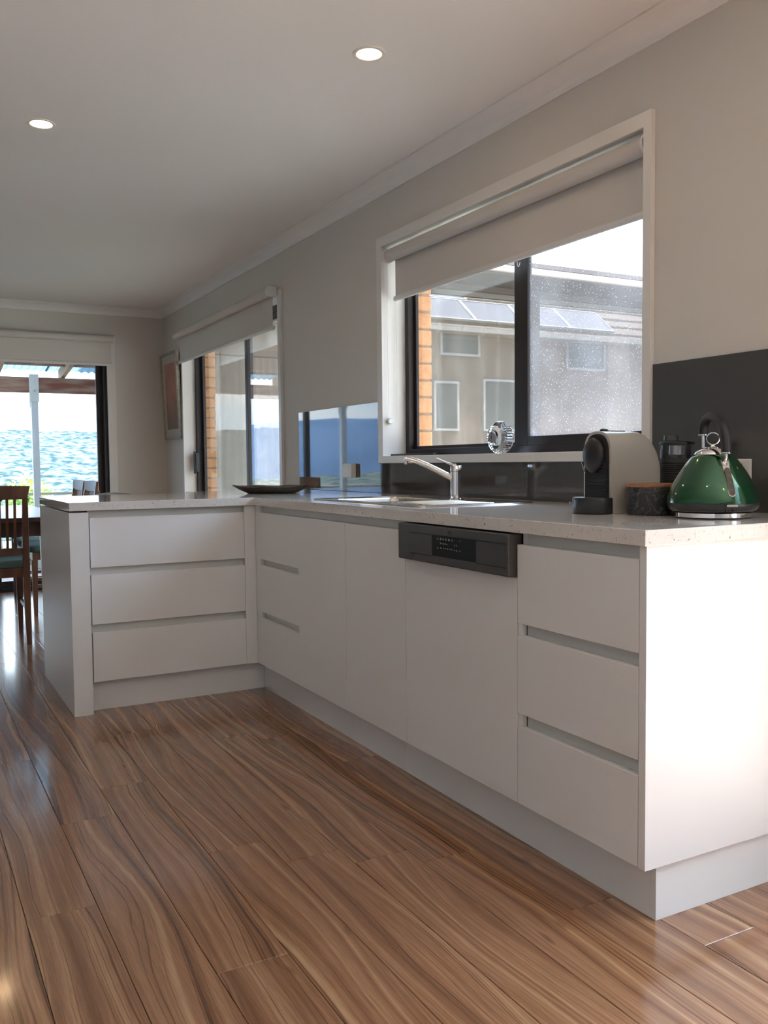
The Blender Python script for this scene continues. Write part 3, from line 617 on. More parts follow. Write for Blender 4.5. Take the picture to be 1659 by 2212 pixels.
# canister
cn = thing('canister', 'black marbled canister with a thin wooden lid beside the kettle', 'canister', (-.288, .412, ZT))
CC = (-.288, .412, 0)
bm = B(); lathe(bm, [(.062, ZT+.0006), (.066, ZT+.003), (.0675, ZT+.01), (.0675, ZT+.076), (.0665, ZT+.078)], CC, 56); obj('bowl', bm, MARBLE, cn, smooth=True)
bm = B(); lathe(bm, [(.0668, ZT+.0785), (.068, ZT+.080), (.068, ZT+.086), (.0665, ZT+.088)], CC, 56); obj('lid', bm, LIDW, cn, smooth=True, label='round acacia wood lid')
# kettle
KX, KY = -.26, .22
kt = thing('kettle', 'green metallic pyramid kettle with black arched handle on a chrome base', 'kettle', (KX, KY, ZT))
def KL(name, prof, M, **k): bm = B(); lathe(bm, [(r, ZT+z) for r, z in prof], (KX, KY, 0), 72); return obj(name, bm, M, kt, smooth=True, **k)
KL('base_foot', [(.094, .0005), (.097, .003)], BLK); KL('base_ring', [(.0975, .0032), (.0992, .004), (.0992, .0148), (.098, .0158)], CHR, label='mirror chrome base ring')
KL('lower_band', [(.085, .016), (.100, .0175), (.109, .0215), (.1145, .028), (.1163, .036), (.1165, .0405)], mat('gunmetal_band', (.03, .032, .034), .25), label='dark grey lower band')
KL('body', [(.1165, .041), (.1150, .052), (.1112, .064), (.1060, .080), (.0985, .096), (.0900, .111), (.0815, .125), (.0725, .138), (.0640, .150), (.0560, .1595), (.0488, .1665)], GREEN, label='green metallic body', angle=60)
KL('lid', [(.0486, .1668), (.0455, .172), (.0385, .1785), (.029, .1835), (.017, .187), (.006, .1885), (.0045, .1925), (.0, .193)], CHR)
bm = B(); q = Vector((.907, -.420, 0)); tube(bm, [Vector((KX, KY, ZT+.2085))+q*(.0158*math.cos(a))+Vector((0, 0, .0158*math.sin(a))) for a in [2*PI*i/28 for i in range(28)]], .0016, 8, closed=True); obj('lid_ring', bm, CHR, kt, smooth=True)
hp = []
A0, A1 = Vector((KX, KY-.076, ZT+.172)), Vector((KX, KY+.060, ZT+.222))
for i in range(25):
    s_ = i/24; a = PI*s_; yy = KY-.008-.068*math.cos(a); zz = (.172*(1-s_)+.222*s_)+(.068*math.sin(a)**.8)
    hp.append((KX, yy, ZT+zz))
bm = B(); tube(bm, hp, .0125, 16); obj('handle', bm, BLKS, kt, smooth=True, label='thick black arched handle')
for (yy, zz, n_) in ((hp[0][1], hp[0][2], 0), (hp[-1][1], hp[-1][2], 1)):
    bm = B(); lathe(bm, [(.0118, zz-.0045), (.0132, zz-.003), (.0132, zz-.0002)], (KX, yy, 0), 24); obj('handle_collar', bm, CHR, kt, smooth=True)
bm = B(); tube(bm, [(KX, KY-.076, ZT+.170), (KX, KY-.0755, ZT+.158), (KX, KY-.072, ZT+.150), (KX, KY-.068, ZT+.146)], .0042, 10); obj('handle_strut', bm, CHR, kt, smooth=True)
bm = B(); tube(bm, [(KX, hp[-1][1], ZT+.22), (KX, KY+.0585, ZT+.19), (KX, KY+.056, ZT+.165), (KX, KY+.054, ZT+.155)], .0042, 10); obj('handle_strut', bm, CHR, kt, smooth=True)
# water gauge (on the surface facing -Y)
def onbody(z, ang, off):
    pr_ = [(.1165, .041), (.1150, .052), (.1112, .064), (.1060, .080), (.0985, .096), (.0900, .111), (.0815, .125), (.0725, .138), (.0640, .150), (.056, .1595)]
    for (r0, z0), (r1, z1) in zip(pr_, pr_[1:]):
        if z0 <= z <= z1: r = r0+(r1-r0)*(z-z0)/(z1-z0)
    r += off; return Vector((KX+r*math.sin(ang), KY-r*math.cos(ang), ZT+z+off*.5))
def gauge(z0, z1, w0, w1, off, M, name, round_=True, **k):
    bm = B(); top = []; bot = []
    pts = []; n = 10
    for i in range(n+1): a = PI+PI*i/n; pts.append((w0*math.cos(a), z0+w0*.9*math.sin(a)*(1 if round_ else 0)))
    for i in range(n+1): a = PI*i/n; pts.append((w1*math.cos(a), z1+w1*.7*math.sin(a)*(1 if round_ else 0)))
    va = []; vb = []
    for u, z in pts:
        rr_ = onbody(max(.042, min(.159, z)), 0, 0); rad_ = KY-rr_.y
        va.append(bm.verts.new(onbody(max(.042, min(.159, z)), u/rad_, off))); vb.append(bm.verts.new(onbody(max(.042, min(.159, z)), u/rad_, -.002)))
    nn = len(pts); bm.faces.new(va); bm.faces.new(vb[::-1])
    for i in range(nn): bm.faces.new((va[i], va[(i+1) % nn], vb[(i+1) % nn], vb[i]))
    bmesh.ops.triangulate(bm, faces=[fc for fc in bm.faces if len(fc.verts) > 4])
    return obj(name, bm, M, kt, **k)
gauge(.067, .136, .0098, .0085, .0016, CHR, 'gauge_frame')
gauge(.068, .1265, .0080, .0066, .0030, mat('gauge_glass', (.10, .085, .075), .1), 'water_gauge', label='smoky water level window')
gauge(.1375, .149, .0095, .010, .0035, CHR, 'gauge_cap', round_=False)
bm = B()
for z in (.112, .094, .076):
    p = onbody(z, 0, .0036); box(bm, p.x-.003, p.x+.001, p.y-.0004, p.y+.0004, p.z-.0004, p.z+.0004); box(bm, p.x-.001, p.x+.003, p.y-.0004, p.y+.0004, p.z-.0036, p.z-.003); 
obj('level_marks', bm, GREY, kt)
bm = B(); box(bm, KX-.017, KX+.013, KY-.1205, KY-.112, ZT+.033, ZT+.0395); obj('switch_lever', bm, CHR, kt, bevel=.002)
bm = B(); box(bm, KX-.018, KX-.0155, KY-.1155, KY-.105, ZT+.020, ZT+.033); box(bm, KX+.002, KX+.0045, KY-.1155, KY-.105, ZT+.020, ZT+.033); obj('switch_guide', bm, BLK, kt)
bm = B(); tube(bm, [(KX+.074, KY+.014, ZT+.108), (KX+.088, KY+.0166, ZT+.088), (KX+.100, KY+.019, ZT+.06), (KX+.102, KY+.019, ZT+.035)], [.012, .018, .02, .018], 14); obj('switch_housing', bm, BLK, kt, smooth=True)
bm = B(); loft(bm, [[(KX-.014, KY+.085, ZT+.095), (KX+.014, KY+.085, ZT+.095), (KX, KY+.06, ZT+.14)], [(KX-.010, KY+.112, ZT+.112), (KX+.010, KY+.112, ZT+.112), (KX, KY+.092, ZT+.145)]]); obj('spout', bm, GREEN, kt)
kt.rotation_euler.z = math.radians(-24)
# items on the window sill
ck = thing('crystal_clock', 'round cut-crystal desk clock standing on the window sill', 'clock', (.05, 1.603, 1.0962))
CY, CZ = 1.603, 1.163; pr = []
bm = B()
def fl(r, x, k_): return r, x
ring = []
n = 72
for (r, x, am) in ((.0, .020, 0), (.024, .020, 0), (.030, .024, 0), (.050, .026, 0), (.061, .034, 0), (.066, .044, .0016), (.066, .072, .0016), (.060, .082, 0), (.0, .084, 0)):
    if r == 0: ring.append([bm.verts.new((x, CY, CZ))]); continue
    ring.append([bm.verts.new((x, CY+(r+(am if i % 2 else -am))*math.cos(2*PI*i/n), CZ+(r+(am if i % 2 else -am))*math.sin(2*PI*i/n))) for i in range(n)])
for a, b in zip(ring, ring[1:]):
    for i in range(n):
        if len(a) == 1: bm.faces.new((a[0], b[(i+1) % n], b[i]))
        elif len(b) == 1: bm.faces.new((a[i], a[(i+1) % n], b[0]))
        else: bm.faces.new((a[i], a[(i+1) % n], b[(i+1) % n], b[i]))
obj('crystal_body', bm, CRYS, ck, label='clear ribbed crystal ring')
bm = B(); lathe(bm, [(.0245, .0120), (.0245, .0195)], (0, CY, CZ), 36, 'X'); obj('dial', bm, mat('silver_dial', (.34, .32, .33), .4, .3), ck, smooth=True, angle=30)
bm = B(); lathe(bm, [(.0035, .0105), (.0035, .0119)], (0, CY, CZ), 14, 'X'); box(bm, .0108, .0116, CY-.0008, CY+.0008, CZ, CZ+.017); box(bm, .0108, .0116, CY-.0007, CY+.0007, CZ-.012, CZ, ); obj('hands', bm, BLK, ck)
bm = B()
for i in range(12):
    a = 2*PI*i/12; mt = Matrix.Translation((.0115, CY+.0195*math.cos(a), CZ+.0195*math.sin(a))) @ Matrix.Rotation(a, 4, 'X'); box(bm, -.0003, .0003, -.0022, .0022, -.0006, .0006, mt)
obj('hour_marks', bm, BLK, ck)
bm = B(); prism(bm, [(.018, 2.478), (.020, 2.30), (.03, 2.20), (.06, 2.14), (.1, 2.16), (.108, 2.30), (.106, 2.478)], 1.0966, 1.1055, 'XY'); solo('phone_tray', bm, BLK, 'flat black dish lying on the left end of the window sill', 'dish', bevel=.002)
# picture
pf = thing('framed_picture', 'framed red and orange print hanging tilted on the right wall by the far corner', 'picture', (-.02, 6.32, 1.285))
def ptil(x, z): return x-.032*(z-1.285)/.75
def pbox(y0, y1, z0, z1, xa, xb):
    bm = B(); box(bm, xa, xb, y0, y1, z0, z1)
    for v in bm.verts: v.co.x = ptil(v.co.x, v.co.z)
    return bm
bm = cells([6.075, 6.093, 6.565, 6.583], [1.285, 1.305, 2.018, 2.038], lambda y, z: not (6.093 < y < 6.565 and 1.305 < z < 2.018), -.03, -.002, 'YZ')
for v in bm.verts: v.co.x = ptil(v.co.x, v.co.z)
obj('frame', bm, mottled('silver_gilt_frame', (.32, .29, .23), (.42, .39, .32), 40, .4, metal=.5), pf)
obj('mat_board', pbox(6.093, 6.565, 1.305, 2.018, -.018, -.003), mat('mat_board', (.72, .70, .66), .8), pf)
PRINT = mottled('red_print', (.80, .23, .13), (.50, .10, .07), 5, .6, .35, .62, (1, 3, 1.2))
n_, l_, b_ = nodes(PRINT); r0 = b_.inputs['Base Color'].links[0].from_node; tc_ = n_('ShaderNodeTexCoord'); sz = n_('ShaderNodeSeparateXYZ'); l_(tc_.outputs['Object'], sz.inputs[0])
rr = n_('ShaderNodeMapRange'); rr.inputs['From Min'].default_value = .10; rr.inputs['From Max'].default_value = .42; l_(sz.outputs['Z'], rr.inputs[0]); xx = n_('ShaderNodeMixRGB'); xx.inputs[1].default_value = (.06, .035, .035, 1); l_(rr.outputs[0], xx.inputs[0]); l_(r0.outputs[0], xx.inputs[2])
x2 = n_('ShaderNodeMixRGB'); x2.inputs[0].default_value = .35; x2.inputs[2].default_value = (.62, .25, .17, 1); l_(xx.outputs[0], x2.inputs[1]); l_(xx.outputs[0], b_.inputs['Base Color'])
obj('print', pbox(6.155, 6.50, 1.375, 1.945, -.0192, -.0180), PRINT, pf, label='abstract print in reds fading to black below')
obj('picture_glass', pbox(6.094, 6.564, 1.306, 2.017, -.0215, -.0205), GLASS, pf)
# downlights
def downlight(x, y, label, r=.055):
    t = thing('downlight', label, 'downlight', (x, y, ZC), 'warm round ceiling downlights')
    bm = B(); lathe(bm, [(r, ZC-.0005), (r, ZC-.003), (r*.88, ZC-.005), (r*.76, ZC-.0025), (r*.76, ZC-.0006)], (x, y, 0), 36, capb=False, capt=False); obj('rim', bm, TRIM, t, smooth=True)
    bm = B(); lathe(bm, [(r*.755, ZC-.0022), (r*.755, ZC-.0008)], (x, y, 0), 36); obj('diffuser', bm, LAMP, t); return t
downlight(-.706, 1.297, 'lit round downlight in the ceiling nearer the window wall'); downlight(-1.597, 2.451, 'lit round downlight in the ceiling towards the left edge'); downlight(-1.65, 4.87, 'lit round downlight above the dining table'); downlight(-1.7, -.4, 'lit round downlight above the kitchen floor'); downlight(-.8, -1.6, 'lit round downlight near the back of the kitchen')

# ================================================================== DINING
tb = thing('dining_table', 'dark polished wooden dining table between peninsula and far door', 'table', (-1.72, 5.35, 0))
obj('table_top', bx(-2.22, -1.21, 4.46, 6.42, .715, .745), DARKWOOD, tb, bevel=.004)
bm = B(); box(bm, -2.12, -1.31, 4.56, 4.585, .62, .714); box(bm, -2.12, -1.31, 6.295, 6.32, .62, .714); box(bm, -2.12, -2.095, 4.56, 6.32, .62, .714); box(bm, -1.335, -1.31, 4.56, 6.32, .62, .714); obj('apron', bm, DARKWOOD, tb)
for lx in (-2.09, -1.34):
    for ly in (4.59, 6.29):
        bm = B(); loft(bm, [[(lx-.022, ly-.022, 0), (lx+.022, ly-.022, 0), (lx+.022, ly+.022, 0), (lx-.022, ly+.022, 0)], [(lx-.035, ly-.035, .713), (lx+.035, ly-.035, .713), (lx+.035, ly+.035, .713), (lx-.035, ly+.035, .713)]]); obj('leg', bm, DARKWOOD, tb)
def make_chair():
    t = thing('dining_chair', '', 'chair', (0, 0, 0), 'slat-backed dining chairs')
    bm = B(); secs = []
    for z, g in ((.455, .0), (.462, .008), (.485, .012), (.497, .004), (.50, -.02)):
        secs.append([(x, y, z) for x, y, _ in rrect(-.225-g, .225+g, -.19-g, .235+g, .06, z, 5)])
    loft(bm, secs); obj('seat_cushion', bm, TEAL, t, smooth=True, angle=60, label='teal upholstered seat')
    bm = B(); box(bm, -.205, .205, -.20, -.178, .40, .455); box(bm, -.205, .205, .19, .212, .40, .455); box(bm, -.215, -.193, -.2, .21, .40, .455); box(bm, .193, .215, -.2, .21, .40, .455); obj('seat_rail', bm, CHWOOD, t)
    for sx in (-1, 1):
        bm = B(); secs = []
        for z, y, h in ((0, -.235, .014), (.2, -.205, .018), (.45, -.195, .02), (.65, -.205, .018), (.88, -.245, .015)):
            x = sx*.205; secs.append([(x-h, y-h*1.2, z), (x+h, y-h*1.2, z), (x+h, y+h*1.2, z), (x-h, y+h*1.2, z)])
        loft(bm, secs); obj('rear_leg', bm, CHWOOD, t, bevel=.003)
        bm = B(); loft(bm, [[(sx*.20-h, .20-h, z), (sx*.20+h, .20-h, z), (sx*.20+h, .20+h, z), (sx*.20-h, .20+h, z)] for z, h in ((0, .013), (.40, .021))]); obj('front_leg', bm, CHWOOD, t)
        bm = B(); box(bm, sx*.203-.008, sx*.203+.008, -.2, .2, .20, .225); obj('side_stretcher', bm, CHWOOD, t)
    bm = B(); secs = []
    for i in range(9):
        s_ = i/8; x = -.235+.47*s_; y = -.248-.03*(1-(2*s_-1)**2)+.012; zt_ = .952-.006*(2*s_-1)**2; zb_ = .868+.0*s_
        xx_ = x*.93
        secs.append([(xx_, y-.009, zb_), (xx_, y+.011, zb_), (x, y+.003, zt_), (x, y-.013, zt_)])
    loft(bm, secs); obj('crest_rail', bm, CHWOOD, t, bevel=.003)
    bm = B(); box(bm, -.19, .19, -.212, -.192, .535, .575); obj('lower_back_rail', bm, CHWOOD, t)
    for i in range(8):
        x = -.147+i*.042; bm = B(); loft(bm, [[(x-.0075, y-.005, z), (x+.0075, y-.005, z), (x+.0075, y+.005, z), (x-.0075, y+.005, z)] for z, y in ((.57, -.202), (.72, -.225), (.872, -.255))]); obj('back_slat', bm, CHWOOD, t)
    return t
ch = make_chair()
spots = [(-1.70, 4.47, -1, 'wooden slat-backed chair at the near end of the dining table, back towards the kitchen'),
         (-1.13, 5.46, 90, 'slat-backed chair on the window side of the table, showing just right of its pair'),
         (-1.13, 5.97, 90, 'slat-backed chair on the window side of the table, nearest the far door'),
         (-2.22, 5.0, -90, 'slat-backed chair on the left side of the table, nearest the kitchen'),
         (-2.2, 5.75, -90, 'slat-backed chair on the left side of the table, by the far door'),
         (-1.72, 6.36, 180, 'slat-backed chair at the far end of the table in front of the door')]
for i, (x, y, a, lb) in enumerate(spots[:5]):
    o = ch if i == 0 else copy_tree(ch)
    o.location = (x, y, 0); o.rotation_euler = (0, 0, math.radians(a)); o['label'] = lb
bm = B(); n = 40; secs = []
for s_, z0 in ((.25, 0), (.5, .012), (.8, .045), (1, .085), (.97, .087), (.76, .052), (.45, .02), (.2, .012)):
    secs.append([(-1.80+(.26*s_*math.cos(2*PI*i/n)), 4.95+.12*s_*math.sin(2*PI*i/n), .7455+z0+.02*s_*abs(math.cos(2*PI*i/n))**4) for i in range(n)])
loft(bm, secs); solo('fruit_bowl', bm, BLK, 'black boat-shaped bowl on the dining table', 'bowl', smooth=True)
# bar stool behind the peninsula
stl = thing('bar_stool', 'white moulded bar stool tucked behind the peninsula', 'stool', (-1.09, 3.62, 0))
bm = B(); secs = []
for z, hw, y, in ((.60, .17, 3.70), (.66, .19, 3.76), (.76, .19, 3.80), (.84, .175, 3.81), (.885, .14, 3.805), (.903, .08, 3.80), (.909, .02, 3.80)):
    rg = []
    for i in range(13): s_ = -1+i/6; rg.append((-1.085+hw*s_, y-.05*s_*s_, z))
    for i in range(13): s_ = 1-i/6; rg.append((-1.085+hw*s_, y-.05*s_*s_-.010, z))
    secs.append(rg)
loft(bm, secs); obj('backrest', bm, WPL, stl, smooth=True, angle=70)
bm = B(); secs = [[(x, y, z) for x, y, _ in rrect(-1.085-g, -1.085+g, 3.52-g*.4, 3.72, .06, 0, 5)] for z, g in ((.59, .15), (.60, .17), (.615, .172), (.62, .165))]; loft(bm, secs); obj('seat', bm, WPL, stl, smooth=True)
bm = B(); lathe(bm, [(.19, 0), (.19, .008), (.03, .02), (.025, .03), (.025, .59)], (-1.085, 3.60, 0), 32); obj('pedestal', bm, CHR, stl, smooth=True, angle=30)

# ================================================================== VERANDAH
DECKM = mottled('deck_board', (.13, .09, .065), (.20, .14, .105), 12, .6, mapscale=(1, .1, 1))
dk = thing('verandah_deck', 'timber verandah deck outside the far sliding door', 'deck', (-1.5, 8, -.06))
y = YF+.16; i = 0
while y < 9.35: obj('board', bx(-4.6, .19, y, y+.088, -.085, -.06), DECKM, dk); y += .0935
obj('joists', bx(-4.6, .19, YF+.2, 9.3, -.25, -.086), DARKWOOD, dk)
BEAMM = mottled('weathered_red_timber', (.24, .075, .045), (.42, .27, .20), 7, .75, .44, .66, (.35, 1, 2.6)); RAFT = mottled('rafter_timber', (.30, .15, .085), (.45, .28, .16), 9, .7, mapscale=(1, .2, 1))
pg = thing('verandah_roof', 'timber-framed verandah roof with pale corrugated sheeting outside the far door', 'verandah', (-1.5, 8, 2))
obj('beam', bx(-4.6, .19, 9.0, 9.07, 1.868, 2.035), BEAMM, pg, label='weathered red-brown front beam')
def zr(y): return 2.46-(y-6.9)*.135
for i in range(7):
    x = -.50-i*.68; bm = B(); loft(bm, [[(x-.022, y, zr(y)-.125), (x+.022, y, zr(y)-.125), (x+.022, y, zr(y)), (x-.022, y, zr(y))] for y in (6.86, 9.25)]); obj('rafter', bm, RAFT, pg)
for y in (7.15, 7.95, 8.75): obj('purlin', bx(-4.6, .19, y, y+.04, zr(y)-.072+.0, zr(y)+.0005), BEAMM, pg)
def sheetbm(x0, x1):
    bm = B(); nx = int((x1-x0)/.0095); rows = []
    for y in (6.86, 7.6, 8.4, 9.35):
        rows.append([bm.verts.new((x0+(x1-x0)*i/nx, y, zr(y)+.012+.009*math.sin(2*PI*(x0+(x1-x0)*i/nx)/.076))) for i in range(nx+1)])
    for a, b in zip(rows, rows[1:]):
        for i in range(nx): bm.faces.new((a[i], a[i+1], b[i+1], b[i]))
    return bm
for i in range(6): obj('roof_sheet', sheetbm(-4.6+i*.79, -4.6+(i+1)*.79+.02), SHEET, pg, smooth=True, angle=80, recalc=False)
for i, (x, lb) in enumerate(((-.822, 'white steel verandah post seen through the far door'), (-2.93, 'white steel verandah post left of the far door view'))):
    p = thing('verandah_post', lb, 'post', (x, 8.96, -.06))
    obj('post', bx(x-.035, x+.035, 8.925, 8.995, -.06, 1.80), mat('post_white', (.72, .72, .74), .4), p)
    obj('bracket', bx(x-.045, x+.045, 8.985, 8.9995, 1.70, 2.06), WPL, p, bevel=.003); obj('bracket_plate', bx(x-.045, x+.045, 8.915, 8.9245, 1.76, 2.06), WPL, p, bevel=.002)
    for z in (1.88, 1.99): bm = B(); lathe(bm, [(.008, 8.905), (.010, 8.9148)], (x, 0, z), 12, 'Y'); obj('bolt', bm, STEEL, p)
rl = thing('verandah_railing', 'pale railing along the outer edge of the verandah', 'railing', (-1.5, 9.28, -.06))
obj('top_rail', bx(-4.6, .15, 9.26, 9.31, .735, .765), mat('rail_beige', (.55, .46, .38), .6), rl)
for i in range(5): obj('baluster_post', bx(-4.5+i*1.1, -4.46+i*1.1, 9.265, 9.305, -.06, .735), WPL, rl)
for i in range(3): bm = B(); tube(bm, [(-4.6, 9.285, .15+i*.2), (.15, 9.285, .15+i*.2)], .003, 6); obj('cable', bm, STEEL, rl)

# ================================================================== LANDSCAPE
def terr(az, r):
    p = Vector((math.sin(az)*r, math.cos(az)*r, 0))
    if r < 14: h = -2.8
    elif r < 160: h = -2.8-(r-14)*.30
    elif r < 700: h = -46-(r-160)*.05
    else: h = -73
    nz_ = noise.noise(p/420.)
    if r > 1500: t_ = min(1, (r-1500)/1500); q_ = min(1, max(0, (math.degrees(az)+19)/13)); h += t_*t_*(3-2*t_)*(20+q_*q_*(3-2*q_)*165+40*noise.noise(Vector((az*3.1, 2, 0))))
    h += nz_*min(14, r*.012)
    if r > 1500: h += 9*noise.noise(p/55.)+6*noise.noise(p/26.)
    return p.x, p.y, h
def terrain():
    bm = B(); az0, az1, na = math.radians(-75), math.radians(40), 300; rs = [11, 14, 20, 35, 60, 100, 160, 300, 500, 700, 900, 1150, 1400]+[1500+35*i for i in range(44)]
    rows = [[bm.verts.new(terr(az0+(az1-az0)*i/na, r)) for i in range(na+1)] for r in rs]
    for a, b in zip(rows, rows[1:]):
        for i in range(na): bm.faces.new((a[i], a[i+1], b[i+1], b[i]))
    return bm
HILL = mottled('wooded_hillside', (.016, .034, .040), (.085, .100, .092), .045, .95, .40, .62, (1, 1, 2.5), detail=10, Specular_IOR_Level=0)
struct('hillside', terrain(), HILL, smooth=True, angle=180, recalc=False)
bm = B(); az0, az1, na = math.radians(-75), math.radians(2), 160; rows = []
for r, f_ in ((3600, 0), (3900, .62), (4300, 1.0), (4700, .9)):
    row = []
    for i in range(na+1):
        az = az0+(az1-az0)*i/na; hh = (285+50*math.sin(az*5+1)+35*noise.noise(Vector((az*6, 7, 0))))*min(1, (na-i)/60+.05)
        row.append(bm.verts.new((math.sin(az)*r, math.cos(az)*r, -80+(hh+60)*f_+(3*noise.noise(Vector((az*25, r, 0))) if f_ else 0))))
    rows.append(row)
for a, b in zip(rows, rows[1:]):
    for i in range(na): bm.faces.new((a[i], a[i+1], b[i+1], b[i]))
struct('distant_mountain', bm, mottled('haze_blue_mountain', (.036, .062, .105), (.046, .076, .125), .004, .95, Specular_IOR_Level=0), smooth=True, angle=180, recalc=False)  # distance haze is put into the mountain's blue base colour
struct('ground', bx(.4, 60, -60, 0, -.7, -.5), mottled('paving', (.44, .41, .37), (.56, .53, .48), 2, .9))
struct('dark_ground', bx(.4, 60, 0.001, 6.3, -.7, -.5), mottled('dark_ground_mottle', (.06, .065, .05), (.09, .095, .075), 3, .95))  # unseen courtyard ground, made dark so less light bounces indoors
# houses in the valley
hm = bpy.data.meshes.new('house_body'); bm = bx(-7, 7, -5, 5, -3, 4.2); bm.to_mesh(hm); bm.free(); hm.materials.append(mat('render_white', (.75, .72, .68), .8))
rm = bpy.data.meshes.new('house_roof'); bm = B(); prism(bm, [(-7.8, 4.2), (7.8, 4.2), (0, 7.4)], -6, 6, 'XZ'); bmesh.ops.recalc_face_normals(bm, faces=bm.faces); bm.to_mesh(rm); bm.free()
RFS = [mat('roof_terracotta', (.42, .20, .13), .8), mat('roof_grey', (.35, .36, .38), .8)]
rm.materials.append(RFS[0]); rm2 = rm.copy(); rm2.materials.clear(); rm2.materials.append(RFS[1])
TAKEN = []
def free(a0, a1, r0, r1, d):
    while True:
        az = math.radians(R.uniform(a0, a1)); r = R.uniform(r0, r1); p = terr(az, r)
        if all((p[0]-q[0])**2+(p[1]-q[1])**2 > d*d for q in TAKEN): TAKEN.append(p); return p
for i in range(60):
    x, y, z = free(*((3.5, 12, 600, 1700, 20) if i < 38 else (-31, 13, 520, 1600, 26)))
    h_ = thing('house', 'small pale house among trees in the distant valley', 'house', (x, y, z), 'houses in the distant valley'); h_.rotation_euler = (0, 0, R.uniform(0, PI)); h_.scale = (R.uniform(.9, 1.4),)*3
    for nm, me in (('walls', hm), ('roof', rm if i % 2 else rm2)): q_ = bpy.data.objects.new(nm, me); C.objects.link(q_); q_.parent = h_
# bushes on the slope
LEAF = mottled('light_leaf', (.30, .48, .12), (.50, .62, .20), 3, .6); LEAFD = mottled('dark_leaf', (.06, .12, .08), (.12, .22, .12), .5, .8)
def crown(c, rx, rz, n_, s, M, name, parent):
    bm = B()
    for i in range(n_):
        v = Vector((R.gauss(0, 1), R.gauss(0, 1), R.gauss(0, 1))).normalized()*(R.random()**.4); p = Vector((c[0]+v.x*rx, c[1]+v.y*rx, c[2]+v.z*rz)); sz_ = s*R.uniform(.6, 1.3)
        q_ = Matrix.Translation(p) @ Matrix.Rotation(R.uniform(0, 6), 4, 'Z') @ Matrix.Rotation(R.uniform(-1.2, 1.2), 4, 'X')
        vs2 = [bm.verts.new(q_ @ Vector(a)) for a in ((-sz_*.5, 0, 0), (0, -sz_, 0), (sz_*.5, 0, 0), (0, sz_, sz_*.2))]; bm.faces.new(vs2)
    o = obj(name, bm, M, parent, recalc=False); o['kind'] = 'stuff'; return o
tr = thing('garden_tree', 'pale green leafy tree on the slope behind the dark dining chairs', 'tree', (1.1, 26, -7))
crown((1.1, 26, .0), .75, .85, 1500, .09, LEAF, 'foliage', tr); bm = B(); tube(bm, [(1.1, 26, -7), (1.15, 26, -3), (1.1, 26, .2)], [.14, .1, .03], 8); obj('trunk', bm, DARKWOOD, tr)
me0 = None
for i in range(60):
    x, y, z = free(*((3.5, 12, 520, 1600, 20) if i < 34 else (-31, 14, 480, 1500, 26)))
    if me0 is None:
        bm = B(); crownp = []
        for j in range(26): bmesh.ops.create_icosphere(bm, subdivisions=1, radius=R.uniform(1.4, 2.6), matrix=Matrix.Translation((R.gauss(0, 2.6), R.gauss(0, 2.6), R.uniform(2, 7))))
        me0 = bpy.data.meshes.new('tree_crown'); bm.to_mesh(me0); bm.free(); me0.materials.append(LEAFD)
    o = bpy.data.objects.new('valley_tree', me0); C.objects.link(o); o.location = (x, y, z-1); o.scale = (1, 1, R.uniform(.8, 1.5)); o.rotation_euler.z = R.uniform(0, 6)
    o['label'] = 'dark green tree among houses in the distant valley'; o['category'] = 'tree'; o['group'] = 'trees in the distant valley'

solo('sun_blocker', bx(.262, 1.02, .2, 5.6, 2.50, 2.56), mat('blocker_white', (.6, .58, .55), .6), 'white eave added outside to keep sun off the kitchen window and glazed door', 'sun_blocker')  # added overhang, out of view, stops sun entering the window
solo('light_blocker', bx(.262, 2.6, 3.5, 5.2, 2.96, 3.02), mat('blocker_brown', (.085, .065, .055), .6), 'brown panel added out of view to darken the far end of the room', 'roof')  # added unseen slab, cuts sky light falling through the glazed door
# ================================================================== NEIGHBOURING WING
WY = 6.35
INT = mat('wing_interior_paint', (.62, .56, .50), .8); SOF = mat('brown_soffit', (.085, .065, .055), .6); FAS = mat('gutter_beige', (.52, .44, .38), .5)
wg = thing('house_wing', 'brick wing with tall dark-framed glazing across the courtyard', 'building', (3.6, 7.9, -.5))
obj('interior_walls', cells([.29, .62, 2.55, 7.2], [-.1, 1.97, 2.95], lambda x, z: not (.62 < x < 2.55 and z < 1.97), 9.6, 9.72, 'XZ'), INT, wg)
obj('side_wall', bx(7.2, 7.3, WY, 9.7, -.5, 2.95), INT, wg); obj('floor_slab', bx(.29, 7.3, WY, 9.72, -.5, -.1), INT, wg); obj('ceiling_board', bx(.29, 7.3, WY+.02, 9.72, 2.92, 3.0), CEIL, wg)
obj('west_wall', bx(.20, .29, WY-.02, 9.72, -.5, 3.0), INT, wg)
obj('soffit', bx(.27, 9, 5.77, WY+.02, 2.895, 2.925), SOF, wg); obj('gutter', bx(.27, 9, 5.71, 5.768, 2.915, 2.975), FAS, wg, bevel=.01); obj('roof', bx(.27, 9, 5.80, 9.9, 3.005, 3.05), SOF, wg)
obj('glazing_frame', cells([.30, .34, 1.98, 2.06, 3.92, 4.02, 5.95, 6.03, 7.15, 7.2], [-.1, -.02, 2.835, 2.894], lambda x, z: x < .34 or 1.98 < x < 2.06 or 3.92 < x < 4.02 or 5.95 < x < 6.03 or x > 7.15 or z < -.02 or z > 2.835, WY-.03, WY+.03, 'XZ'), SOF, wg)
for a, b in ((.34, 1.98), (2.06, 3.92), (4.02, 5.95), (6.03, 7.15)): obj('pane', bx(a, b, WY, WY+.005, -.02, 2.835), WGLASS, wg)
